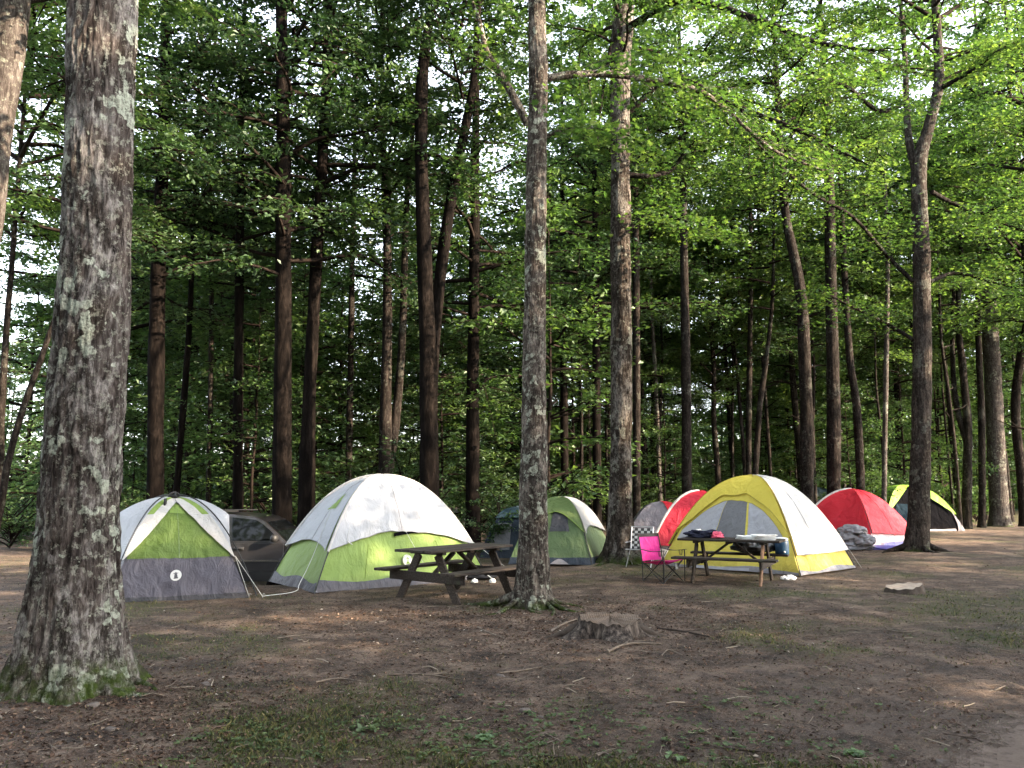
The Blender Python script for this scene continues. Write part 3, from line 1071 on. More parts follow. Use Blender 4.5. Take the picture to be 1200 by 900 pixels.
# ------------------------------------------------------------------ ground
def grassy(x, y):
    """0..1 how green the ground is here"""
    g = n2(x, y, .75, 31, 4) * .9 + .35 * n2(x, y, 3.1, 35, 3)
    px = 600 + x / np.maximum(y, .5) * F
    g = g + .60 * np.exp(-((y - 4.1) / 1.4) ** 2) * np.clip((x + 2.0) / .5, 0, 1) * np.clip((2.4 - x) / .6, 0, 1)
    g = g - .5 * np.exp(-(((x + 2.9) / .9) ** 2 + ((y - 5.0) / 1.0) ** 2))
    g = g + .8 * np.exp(-(((x - 6.4) / 2.4) ** 2 + ((y - 11.5) / 1.9) ** 2))
    g = g + .55 * np.exp(-(((x - 2.2) / .8) ** 2 + ((y - 16.4) / .6) ** 2))
    g = g + .35 * np.exp(-(((x + 3.2) / 1.3) ** 2 + ((y - 8.6) / 1.2) ** 2))
    g = g + .45 * np.exp(-(((x - .5) / .5) ** 2 + ((y - 10.2) / .5) ** 2))
    g = g - .45 * np.exp(-(((x - 1.6) / 2.6) ** 2 + ((y - 9.8) / 2.6) ** 2))
    g = g - .9 * np.exp(-(((x - 3.4) / 1.5) ** 2 + ((y - 5.6) / 1.6) ** 2))
    g = g + 1.1 * np.clip((y - 34) / 6, 0, 1) * (px > 1080)
    return np.clip((g + .02) * 1.15, 0, 1) ** 1.1


def axis(lo, hi, near_lo, near_hi, step, grow):
    a = list(np.arange(near_lo, near_hi, step))
    s = step
    x = near_hi
    while x < hi:
        a.append(x)
        s *= grow
        x += s
    a.append(hi)
    s = step
    x = near_lo
    b = []
    while x > lo:
        s *= grow
        x -= s
        b.append(max(x, lo))
    return np.array(b[::-1] + a)


xs = axis(-400, 400, -6.5, 7, .032, 1.045)
ys = axis(-300, 600, 2.6, 10, .03, 1.03)
X, Y = np.meshgrid(xs, ys)
Z = gh(X, Y)
# clods and tyre-churned mud towards the lower right, real relief
churn = np.exp(-(((X - 3.6) / 2.0) ** 2 + ((Y - 6.2) / 2.6) ** 2))
Z = Z + churn * .03 * fbm(np.stack([X * 2.2 + Y * 1.2, Y * 4.5 - X * 1.6, X * 0], -1), 77, 4)
fineF = np.exp(-np.maximum(Y - 4, 0) / 6.0) * (Y > 1) * (np.abs(X) < 7.5)
Z = Z + fineF * .011 * fbm(np.stack([X * 26, Y * 26, X * 0], -1), 55, 3)
acc = Acc()
ny, nx = X.shape
i = np.arange(ny - 1)[:, None]
j = np.arange(nx - 1)[None]
fc = np.stack([i * nx + j, i * nx + j + 1, (i + 1) * nx + j + 1, (i + 1) * nx + j], -1).reshape(-1, 4)
acc.add(np.stack([X, Y, Z], -1).reshape(-1, 3), fc, 0, .5)

m, nt, out = newmat('forest_soil')
v = coords(nt)
big = noise(nt, v, .55, 5, .6)
med = noise(nt, v, 2.6, 7, .68, .3)
fin = noise(nt, v, 21, 7, .72)
vf = noise(nt, v, 90, 4, .7)
c = ramp(nt, med, [(.36, (.028, .019, .014)), (.46, (.080, .055, .041)), (.56, (.158, .114, .086)), (.68, (.28, .21, .162))])
# reddish litter of needles and bark crumbs
c = mix(nt, mth(nt, 'MULTIPLY', ramp(nt, fin, [(.49, 0.0), (.58, 1.0)]), .42), c, (.155, .090, .060))
c = mix(nt, mth(nt, 'MULTIPLY', ramp(nt, vf, [(.56, 0.0), (.62, 1.0)]), .6), c, (.38, .30, .24))
c = mix(nt, mth(nt, 'MULTIPLY', ramp(nt, fin, [(.36, 1.0), (.47, 0.0)]), .9), c, (.016, .011, .009))
# packed pale dirt
c = mix(nt, mth(nt, 'MULTIPLY', ramp(nt, big, [(.54, 0.0), (.68, 1.0)]), .35), c, (.15, .108, .082))
ga = N(nt, 'ShaderNodeAttribute', attribute_name='green')
gm = mth(nt, 'MULTIPLY', ga.outputs['Fac'], ramp(nt, noise(nt, v, 13, 6, .7), [(.36, 0.0), (.55, .85)]))
c = mix(nt, gm, c, mix(nt, vf, (.034, .044, .016), (.110, .122, .044)))
lg = noise(nt, v, 1.3, 6, .62, .5)
c = mix(nt, mth(nt, 'MULTIPLY', ramp(nt, lg, [(.38, 1.0), (.50, 0.0)]), .5), c, mix(nt, .7, c, (.012, .009, .008)))  # dark patches deepened in place of shade the flatly lit relief lacks
mu = N(nt, 'ShaderNodeAttribute', attribute_name='mud')
mf = mth(nt, 'MULTIPLY', mu.outputs['Fac'], ramp(nt, noise(nt, coords(nt, (.5, 1.3, 1)), 3.0, 7, .7, .6), [(.42, 0.0), (.60, .8)]))
c = mix(nt, mf, c, mix(nt, fin, (.10, .073, .060), (.20, .155, .130)))
hh = mth(nt, 'ADD', mth(nt, 'MULTIPLY', fin, .6), mth(nt, 'MULTIPLY', vf, .35))
hh = mth(nt, 'ADD', hh, mth(nt, 'MULTIPLY', med, .9))
princ(nt, out, c, ramp(nt, med, [(.35, .72), (.6, .95)]), bump(nt, hh, 1.0, .08), .22)
M['soil'] = m
gm_ = acc.mesh('ground', [m])
ga_ = gm_.attributes.new('green', 'FLOAT', 'POINT')
ga_.data.foreach_set('value', grassy(X, Y).astype(np.float32).ravel())
mdm = np.clip(1.25 - np.sqrt(((X - 3.4) / 2.6) ** 2 + ((Y - 5.0) / 2.6) ** 2), 0, 1) ** .7
mdm = np.maximum(mdm, .45 * np.clip(1.1 - np.sqrt(((X - 5.4) / 2.6) ** 2 + ((Y - 8.5) / 1.6) ** 2), 0, 1))
md_ = gm_.attributes.new('mud', 'FLOAT', 'POINT')
md_.data.foreach_set('value', mdm.astype(np.float32).ravel())
tag(put('ground', gm_), kind='structure')

# packed dirt road entering the lower right corner
acc = Acc()
a0, a1 = gp(1046, 908), gp(1206, 798)
d = (a1 - a0).normalized()
nrm = Vector((d.y, -d.x, 0))
U = np.linspace(-5, 16, 260)
W = np.linspace(0, 1, 46)
uu, ww = np.meshgrid(U, W, indexing='ij')
edge = .16 * n2(uu, uu * 0, 2.3, 4, 5)
wd = np.where(ww < .5, edge, 0) * (1 - ww * 2).clip(0, 1) + ww * 3.2
RX = a0.x + d.x * uu + nrm.x * wd
RY = a0.y + d.y * uu + nrm.y * wd
RZ = gh(RX, RY) + .012 + .014 * np.sin(np.clip(ww * 12, 0, PI / 2)) - .05 * (ww == 0) + .006 * n2(RX, RY, 6, 3, 3)
n0, n1 = RX.shape
i = np.arange(n0 - 1)[:, None]
j = np.arange(n1 - 1)[None]
fc = np.stack([i * n1 + j, (i + 1) * n1 + j, (i + 1) * n1 + j + 1, i * n1 + j + 1], -1).reshape(-1, 4)
acc.add(np.stack([RX, RY, RZ], -1).reshape(-1, 3), fc, 0, np.minimum(1, wd[:-1, :-1] / .45 + .02).ravel())
m, nt, out = newmat('packed_dirt')
v = coords(nt)
c = ramp(nt, noise(nt, v, 3, 6, .65), [(.3, (.135, .100, .080)), (.7, (.235, .180, .148))])
c = mix(nt, mth(nt, 'MULTIPLY', ramp(nt, noise(nt, v, 60, 5, .7), [(.5, 0.0), (.68, 1.0)]), .4), c, (.10, .065, .052))
c = mix(nt, mth(nt, 'MULTIPLY', ramp(nt, noise(nt, v, 2.1, 7, .7, .5), [(.50, 0.0), (.66, 1.0)]), .35), c, (.07, .052, .043))
p_ = princ(nt, None, c, .85, bump(nt, mth(nt, 'ADD', noise(nt, v, 40, 5, .7), noise(nt, v, 7, 6, .7)), .9, .03), .2)
ed_ = N(nt, 'ShaderNodeAttribute', attribute_name='tone')
k_ = mth(nt, 'ADD', ed_.outputs['Fac'], mth(nt, 'MULTIPLY', mth(nt, 'SUBTRACT', noise(nt, v, 9, 7, .75), .5), 1.5))
tb_ = N(nt, 'ShaderNodeBsdfTransparent')
mx_ = N(nt, 'ShaderNodeMixShader')
L(nt, ramp(nt, k_, [(.10, 0.0), (.75, 1.0)]), mx_.inputs[0])
L(nt, tb_.outputs[0], mx_.inputs[1])
L(nt, p_.outputs[0], mx_.inputs[2])
L(nt, mx_.outputs[0], out.inputs['Surface'])
tag(obj('dirt_road', acc, m), kind='structure')


# ------------------------------------------------------------------ ground cover (stuff)
def scatter(nn, y0, y1, pw=1.0, margin=1.15):
    """random points in the photo's view, evenly over the picture rather than over the ground"""
    v = rng.random(nn)
    y = 1.0 / (1 / y0 * (1 - v ** pw) + 1 / y1 * v ** pw)
    x = rng.uniform(-.66 * margin, .66 * margin, nn) * (y + .6)
    return x, y


def spots(nn, y0, y1, fn):
    x, y = scatter(nn, y0, y1)
    k = rng.random(nn) < fn(x, y)
    return x[k], y[k]


def on_road(x, y):
    q = (x - a0.x) * nrm.x + (y - a0.y) * nrm.y
    return q > .45


# grass
acc = Acc()
x, y = spots(150000, 2.8, 17, lambda x, y: .06 * (~on_road(x, y)) + .75 * grassy(x, y) ** 1.3 * (~on_road(x, y)))
xx, yy = x[:26000], y[:26000]
perm = rng.permutation(len(x))[:52000]
xx, yy = x[perm], y[perm]
zz = gh(xx, yy)
P = np.stack([xx, yy, zz], -1)
nb = len(P)
h_ = rng.uniform(.008, .030, nb) * (.6 + .8 * grassy(xx, yy))
az = rng.uniform(0, 6.28, nb)
lean = rng.uniform(.2, 1.1, nb)
dx = np.stack([np.cos(az), np.sin(az), az * 0], -1)
sx = np.stack([-np.sin(az), np.cos(az), az * 0], -1) * (rng.uniform(.0012, .0026, nb) * (.75 + yy / 9))[:, None]
mid_ = P + dx * (h_ * lean * .35)[:, None] + np.array([0, 0, 1]) * (h_ * .65)[:, None]
tip = P + dx * (h_ * lean * 1.1)[:, None] + np.array([0, 0, 1]) * (h_)[:, None]
P = P - np.array([0, 0, .006])
V = np.stack([P - sx, P + sx, mid_ + sx * .8, tip, mid_ - sx * .8], 1).reshape(-1, 3)
acc.add(V, np.arange(nb * 5).reshape(-1, 5), 0, rng.random(nb))
M['grass'] = leafmat('grass', (.040, .050, .018), (.085, .105, .034), (.24, .20, .10), .35)
tag(obj('grass', acc, M['grass'], smooth=False), 'short sparse grass growing in patches on the trodden soil', 'grass', kind='stuff')

# small broad leaved weeds
acc = Acc()


def weed_at(acc, x, y, s, nl, rg):
    z = ghs(x, y)
    c = np.array([x, y, z])
    a = rg.uniform(0, 6.28) + np.arange(nl) * 2.4
    el = rg.uniform(.1, .7, nl)
    r = s * rg.uniform(.4, 1.0, nl)
    D_ = np.stack([np.cos(a), np.sin(a), el], -1)
    P = c + unit(D_) * r[:, None] * .6 + [0, 0, .012]
    Nn = np.array([0, 0, 1.]) + rg.normal(size=(nl, 3)) * .25 - D_ * .35 * el[:, None]
    leaves(acc, P, Nn, D_, s * rg.uniform(.45, .75, nl), 'round', 0, np.clip(.5 + rg.normal(size=nl) * .25, 0, 1))


x, y = spots(15000, 2.9, 9.5, lambda x, y: .85 * np.clip(grassy(x, y) - .25, 0, 1) * (~on_road(x, y)))
perm = rng.permutation(len(x))[:2400]
for a_, b_ in zip(x[perm], y[perm]):
    weed_at(acc, a_, b_, rng.uniform(.012, .034), rng.integers(3, 6), rng)
for (cx, cy, nn, sp) in [(575, 872, 170, .34), (88 + 400, 850, 40, .2), (430, 855, 30, .15), (660, 845, 60, .3), (820, 870, 90, .35), (1000, 880, 40, .2),
                         (700, 830, 50, .4), (290, 875, 60, .35), (320, 865, 40, .3), (870, 828, 40, .3), (900, 820, 30, .3)]:
    c = gp(cx, cy)
    for k in range(nn):
        weed_at(acc, c.x + rng.normal() * sp, c.y + rng.normal() * sp * .6, rng.uniform(.018, .045), rng.integers(3, 7), rng)
M['weed'] = leafmat('weed', (.032, .055, .020), (.066, .098, .034), (.12, .155, .058), .3)
tag(obj('ground_weeds', acc, M['weed'], smooth=False), 'low broad leaved weeds creeping over the soil in the foreground', 'weeds', kind='stuff')

# individual larger weeds
for (px, py, s, lb) in [(795, 889, .06, 'pale green broad leaved weed at the bottom edge of the photo'),
                        (432, 857, .055, 'small bright green weed rosette left of the big weed patch'),
                        (1003, 884, .06, 'tufted weed at the bottom edge, nearest the dirt road'),
                        (570, 868, .06, 'largest leafed weed inside the dense weed patch below the stump')]:
    acc = Acc()
    c = gp(px, py)
    for k in range(3):
        weed_at(acc, c.x + rng.normal() * .03, c.y + rng.normal() * .02, s * rng.uniform(.8, 1.2), 7, rng)
    tag(obj('weed', acc, leafmat('weed_pale', (.08, .13, .06), (.13, .20, .09), (.19, .26, .13), .3) if s == .06 else M['weed'], smooth=False), lb, 'weed')

# dead leaves
acc = Acc()
nl = 15000
x, y = scatter(nl, 2.8, 22)
# more litter at the feet of the big trees and round the stump
cl = [(b1.x + .3, b1.y - .6, 1.3, .75, 3200), (b2.x - .2, b2.y - .5, 1.5, .8, 2600), (gp(715, 750).x, gp(715, 750).y, 1.2, .7, 1500)]
for (cx, cy, sx_, sy_, k) in cl:
    x = np.concatenate([x, cx + rng.normal(size=k) * sx_])
    y = np.concatenate([y, cy + rng.normal(size=k) * sy_])
keep = ~(on_road(x, y) & (rng.random(len(x)) < .95)) & (y > 2)
x, y = x[keep], y[keep]
P = np.stack([x, y, gh(x, y) + .006], -1)
leaves(acc, P, np.array([0, 0, 1.]) + rng.normal(size=P.shape) * .38, rng.normal(size=P.shape),
       rng.uniform(.012, .034, len(x)) * (1 + .02 * y), 'diamond', 0)
# bark crumbs and short needles
nl = 26000
x, y = scatter(nl, 2.8, 14)
x = np.concatenate([x, b1.x + .5 + rng.normal(size=5000) * 1.5, b2.x + rng.normal(size=5000) * 1.6])
y = np.concatenate([y, b1.y - .7 + rng.normal(size=5000) * .8, b2.y - .6 + rng.normal(size=5000) * .9])
keep = ~on_road(x, y) & (y > 2)
x, y = x[keep], y[keep]
P = np.stack([x, y, gh(x, y) + .004], -1)
leaves(acc, P, np.array([0, 0, 1.]) + rng.normal(size=P.shape) * .3, rng.normal(size=P.shape) * [1, 1, .2], rng.uniform(.012, .036, len(x)),
       'needle', 0)
m, nt, out = newmat('dead_leaf')
t_ = N(nt, 'ShaderNodeAttribute', attribute_name='tone')
c = ramp(nt, t_.outputs['Fac'], [(0, (.025, .015, .011)), (.4, (.075, .043, .029)), (.75, (.13, .078, .052)), (.93, (.19, .125, .085)),
                                 (.985, (.27, .21, .155)), (1.0, (.50, .45, .38))])
princ(nt, out, c, .75, None, .25)
M['dead'] = m
tag(obj('leaf_litter', acc, m, smooth=False), 'brown and pale dead leaves and bark crumbs strewn over the soil', 'leaf litter', kind='stuff')

# twiglets
acc = Acc()
x, y = scatter(1500, 2.9, 16)
for a_, b_ in zip(x, y):
    if on_road(a_, b_):
        continue
    ln = rng.uniform(.05, .2)
    az = rng.uniform(0, 6.28)
    z = ghs(a_, b_) + .006
    p = np.array([a_, b_, z])
    q = p + np.array([math.cos(az), math.sin(az), rng.uniform(-.02, .08)]) * ln
    mm_ = (p + q) / 2 + rng.normal(size=3) * .008
    r = rng.uniform(.0018, .005)
    tube(acc, [p, mm_, q], [r, r * .5], 4, None, 0, cap=False, tone=rng.random())
m, nt, out = newmat('twig_grey')
t_ = N(nt, 'ShaderNodeAttribute', attribute_name='tone')
c = ramp(nt, t_.outputs['Fac'], [(0, (.05, .035, .028)), (.6, (.15, .11, .085)), (1, (.36, .30, .23))])
princ(nt, out, c, .85, None, .2)
tag(obj('twig_litter', acc, m), 'scattered small twigs lying all over the trodden soil', 'twigs', kind='stuff')

# sticks, roots at the surface: single things
M['stick'] = simple('stick_bark', (.15, .118, .092), .85, .2, var=.4, vs=14, bs=.5)
M['stick_dark'] = simple('stick_dark', (.05, .038, .03), .85, .2, var=.4, vs=14, bs=.5)
sticks = [
    ([(455, 792), (500, 792), (540, 797)], .012, 'stick', 'long pale stick on the bare clearing floor left of the slim centre tree'),
    ([(585, 789), (612, 786), (637, 783)], .014, 'stick', 'pale stick below the centre tree pointing right'),
    ([(370, 803), (395, 798), (425, 800)], .012, 'stick', 'pale stick right of the big lichen tree, furthest left of the long sticks'),
    ([(266, 773), (272, 768), (279, 762)], .011, 'stick_dark', 'short dark stick standing out of the soil right of the big tree'),
    ([(712, 768), (728, 760), (745, 757), (775, 757)], .022, 'stick', 'curved pale root end showing below the stump'),
    ([(775, 770), (783, 763), (800, 768)], .014, 'stick', 'small forked pale stick right of the stump'),
    ([(770, 738), (800, 741), (832, 747)], .018, 'stick_dark', 'dark thin log right of the stump'),
    ([(850, 876), (880, 878), (907, 879)], .010, 'stick_dark', 'thin black stick at the bottom right of the weeds'),
    ([(638, 886), (650, 887), (661, 885)], .014, 'stick_dark', 'short black stick at the bottom centre'),
    ([(700, 887), (708, 883), (719, 888)], .014, 'stick', 'short curved pale stick at the bottom centre'),
    ([(1135, 809), (1160, 812), (1186, 800)], .014, 'stick', 'pale stick beside the dirt road at the right'),
    ([(560, 735), (570, 742), (592, 750)], .014, 'stick', 'stick in the leaf litter at the foot of the slim centre tree'),
    ([(645, 742), (660, 733), (676, 728)], .022, 'stick', 'thick pale root running from the stump towards the centre tree'),
    ([(640, 860), (650, 865), (658, 869)], .010, 'stick', 'tiny pale stick left of the weeds at bottom centre'),
    ([(500, 712), (525, 712), (550, 718)], .013, 'stick', 'pale stick in front of the left picnic table'),
    ([(325, 749), (345, 746), (365, 744)], .012, 'stick', 'pale stick in front of the grey tent right corner'),
    ([(398, 805), (410, 803), (420, 797)], .012, 'stick_dark', 'dark stick crossing the pale one right of the big tree'),
    ([(1040, 740), (1060, 742), (1078, 739)], .014, 'stick', 'short pale stick in the bare mud at right'),
]
for (pp, r, mt, lb) in sticks:
    acc = Acc()
    pts = []
    for (a_, c_) in pp:
        g = gp(a_, c_)
        pts.append((g.x, g.y, ghs(g.x, g.y) + r * .8))
    r *= .62
    tube(acc, pts, [r, r * .9, r * .5], 7, 14, 0, .25, 20, 5)
    if len(pp) > 2:
        i_ = 1
        p = np.array(pts[i_])
        q = np.array(pts[-1])
        dv = q - p
        side = np.array([-dv[1], dv[0], 0]) * .35
        tube(acc, [p, p + dv * .35 + side + [0, 0, .015]], [r * .5, r * .25], 5, 4, 0)
    tag(obj('stick', acc, M[mt]), lb, 'stick', 'sticks lying on the clearing floor')


def rock(name, px, py, s, lb, mat, fl=.5):
    g = gp(px, py)
    bm = bmesh.new()
    bmesh.ops.create_icosphere(bm, subdivisions=3, radius=1)
    V = np.array([q.co[:] for q in bm.verts])
    fs = [[q.index for q in f.verts] for f in bm.faces]
    bm.free()
    nn = fbm(V * 1.3 + px, int(px), 4)
    V = V * (1 + .28 * nn)[:, None] * np.array([s, s * .75, s * fl])
    acc = Acc()
    acc.add(V * .8, fs)
    o = obj(name, acc, mat)
    o.location = (g.x, g.y, ghs(g.x, g.y) + s * fl * .05)
    o.rotation_euler = (0, 0, px)
    tag(o, lb, 'stone')


M['stone'] = simple('stone', (.12, .10, .088), .9, .2, var=.3, vs=9, bs=.6)
for (px, py, s, lb) in [(130, 857, .05, 'rough grey stone at the foot of the big lichen tree'), (108, 832, .06, 'grey stone half buried under the roots of the big tree'),
                        (616, 834, .055, 'flat pale stone in the centre of the foreground'), (634, 840, .03, 'small pale stone just right of the flat foreground stone'),
                        (290, 660, .04, 'stone under the car'), (241, 804, .055, 'pale flat stone between the big tree and the sticks'),
                        (587, 792, .05, 'light stone beside the stick below the centre tree'), (900, 752, .06, 'dark clod in the mud at right'),
                        (1105, 893, .05, 'reddish stone at the edge of the dirt road')]:
    if 'under the car' in lb:
        continue
    rock('stone', px, py, s, lb, M['stick_dark'] if 'dark clod' in lb else M['stone'])

# stump ---------------------------------------------------------------------------
g = gp(715, 745)
t = thing('tree_stump', 'weathered low tree stump with splintered sides in front of the centre tree', 'tree stump', (g.x, g.y, ghs(g.x, g.y)))
t.scale = (1.2, 1.15, 1.15)
acc = Acc()
rs, hs = .27, .12
segs = 96
a = np.linspace(0, 2 * PI, segs, endpoint=False)
rings = []
for k, s in enumerate(np.linspace(0, 1, 18)):
    z = -.06 + (hs + .06) * s
    rr = rs * (1 + 1.05 * (1 - s) ** 1.7 * (.55 + .45 * np.cos(a * 5 + 1)) + .10 * fbm(np.stack([np.cos(a) * 5, np.sin(a) * 5, a * 0 + z * 1.2], -1), 9, 4))
    zt = z + (s ** 3) * .018 * fbm(np.stack([np.cos(a) * 7, np.sin(a) * 7, a * 0], -1), 19, 3) + .02 * np.cos(a - 2) * s
    rings.append(np.stack([np.cos(a) * rr, np.sin(a) * rr * .9, zt], -1))
V = np.concatenate(rings)
i = np.arange(17)[:, None]
j = np.arange(segs)[None]
f = np.stack([i * segs + j, i * segs + (j + 1) % segs, (i + 1) * segs + (j + 1) % segs, (i + 1) * segs + j], -1).reshape(-1, 4)
acc.add(V, f)
m, nt, out = newmat('stump_side')
v = coords(nt, (1, 1, .12))
fz = noise(nt, v, 26, 6, .7)
c = ramp(nt, fz, [(.38, (.014, .011, .010)), (.52, (.070, .056, .047)), (.66, (.19, .155, .13))])
princ(nt, out, c, .9, bump(nt, fz, 1.0, .04), .15)
obj('side', acc, m, t)
acc = Acc()
top = rings[-1]
R_ = [top * np.array([q, q, 1]) + np.array([0, 0, .012 * (1 - q)]) + np.stack([a * 0, a * 0, .006 * fbm(np.stack([np.cos(a) * q * 9, np.sin(a) * q * 9, a * 0], -1), 3, 3)], -1)
      for q in np.linspace(1, .02, 14)]
V = np.concatenate(R_) + [0, 0, .003]
i = np.arange(13)[:, None]
f = np.stack([i * segs + j, i * segs + (j + 1) % segs, (i + 1) * segs + (j + 1) % segs, (i + 1) * segs + j], -1).reshape(-1, 4)
acc.add(V, f)
m, nt, out = newmat('cut_wood')
v = coords(nt)
wv = N(nt, 'ShaderNodeTexWave', wave_type='RINGS', rings_direction='Z')
wv.inputs['Scale'].default_value = 16
wv.inputs['Distortion'].default_value = 2.5
wv.inputs['Detail'].default_value = 3
L(nt, v, wv.inputs['Vector'])
c = mix(nt, wv.outputs['Fac'], (.095, .072, .056), (.17, .13, .102))
c = mix(nt, ramp(nt, noise(nt, v, 9, 5), [(.45, 0.0), (.65, .8)]), c, (.12, .085, .06))
princ(nt, out, c, .85, bump(nt, wv.outputs['Fac'], .4, .01), .2)
M['cut'] = m
obj('cut_face', acc, m, t)
for (az, ln) in [(3.1, .42), (-.4, .25)]:
    acc = Acc()
    pts = []
    for k in range(6):
        s = k / 5
        x_, y_ = math.cos(az + .3 * s) * (.24 + ln * s), math.sin(az + .3 * s) * (.2 + ln * s)
        pts.append((x_, y_, ghs(g.x + x_, g.y + y_) - t.location.z + .045 * (1 - s) ** 1.5 - .01 * s))
    tube(acc, pts, [.07, .04, .022, .012], 8, 18, 0, .2, 9, 3)
    obj('root', acc, M['stick_dark'], t)

g = gp(1060, 694)
t = thing('tree_stump', 'flat pale stump cut off at ground level, right of the yellow tent', 'tree stump', (g.x, g.y, ghs(g.x, g.y)))
acc = Acc()
acc2 = Acc()
aa = np.linspace(0, 2 * PI, 40, endpoint=False)
rr = .25 * (1 + .12 * np.sin(aa * 3 + 1) + .04 * np.sin(aa * 7))
lo = np.stack([np.cos(aa) * rr * 1.25, np.sin(aa) * rr * 1.1, aa * 0 - .05], -1)
hi = np.stack([np.cos(aa) * rr, np.sin(aa) * rr * .9, .10 - .035 * np.cos(aa + 2.8) + .008 * np.sin(aa * 9)], -1)
j = np.arange(40)
acc.add(np.concatenate([lo, hi]), np.stack([j, (j + 1) % 40, (j + 1) % 40 + 40, j + 40], -1))
obj('side', acc, M['stick_dark'], t)
acc2.add(np.concatenate([hi + [0, 0, .003], [[0, 0, .105]]]), np.stack([j, (j + 1) % 40, j * 0 + 40], -1))
obj('cut_face', acc2, simple('cut_pale', (.36, .29, .23), .8, .2, var=.25, vs=14, bs=.4), t)

# ------------------------------------------------------------------ picnic tables
m, nt, out = newmat('weathered_wood')
tc = N(nt, 'ShaderNodeTexCoord')
mp = N(nt, 'ShaderNodeMapping')
mp.inputs['Scale'].default_value = (.6, 9, 9)
L(nt, tc.outputs['Object'], mp.inputs['Vector'])
f = noise(nt, mp.outputs['Vector'], 5, 6, .65, .3)
att = N(nt, 'ShaderNodeAttribute', attribute_name='tone')
c = ramp(nt, f, [(.32, (.013, .009, .007)), (.55, (.040, .029, .022)), (.72, (.10, .078, .06))])
c = mix(nt, att.outputs['Fac'], mix(nt, 1.0, c, .62, 'MULTIPLY'), mix(nt, 1.0, c, 1.35, 'MULTIPLY'))
c = mix(nt, mth(nt, 'MULTIPLY', ramp(nt, noise(nt, coords(nt), 5, 5), [(.55, 0.0), (.7, 1.0)]), .4), c, (.07, .085, .05))
princ(nt, out, c, .8, bump(nt, f, .7, .008), .3)
M['wood'] = m
M['wood_warm'] = simple('wood_warm', (.17, .10, .062), .8, .25, var=.35, vs=12, bs=.4)


def picnic(name, label, cx, cy, ang, ends=(), sx=.93):
    t = thing(name, label, 'picnic table', (cx, cy, ghs(cx, cy)), ang)
    t.scale = (sx, .93, .93)
    Lh = .95
    acc = Acc()
    for k in range(5):
        acc.box((rng.normal() * .006, -.30 + k * .150, .73), (2 * Lh, .143, .038), None, 0, .006, rng.random())
    for x_ in (-.62, 0, .62):
        acc.box((x_, 0, .690), (.085, .66, .038), None, 0, .004, .3)
    obj('tabletop', acc, M['wood'], t, smooth=False)
    for s in (-1, 1):
        acc = Acc()
        for k in (0, 1):
            acc.box((rng.normal() * .008, s * (.62 + k * .137), .435), (2 * Lh, .13, .038), None, 0, .006, rng.random())
        obj('bench', acc, M['wood'], t, smooth=False)
    for e in (-1, 1):
        x_ = e * .66
        acc = Acc()
        acc.box((x_ - e * .0, 0, .345), (.040, 1.52, .14), None, 0, .006, .4)
        obj('cross_beam', acc, M['wood'], t, smooth=False)
        for s in (-1, 1):
            acc = Acc()
            xl = x_ - e * .042
            acc.bar((xl, s * .60, -.03), (xl, s * .19, .670), .04, .135, (0, 1, 0), 0, .006, rng.random())
            o = obj('leg', acc, M['wood_warm'] if (e, s) in ends else M['wood'], t, smooth=False)
            if (e, s) in ends:
                o['label'] = 'paler brown leg'  # this leg has a paler, warmer wood colour
        acc = Acc()
        acc.bar((x_ - e * .07, 0, .30), (e * .06, 0, .668), .085, .038, (1, 0, 1), 0, .005, .3)
        obj('brace', acc, M['wood'], t, smooth=False)
    return t


A_, B_ = gp(473, 697), gp(599, 697)
picnic('picnic_table', 'weathered dark picnic table in front of the white and green tent, beside the centre tree', -.80, 11.65, math.atan2(.79, .62))
tb2 = picnic('picnic_table', 'dark picnic table piled with gear in front of the yellow tent', 3.67, 13.55, math.atan2(-.45, .89), ends=((1, -1),), sx=.87)


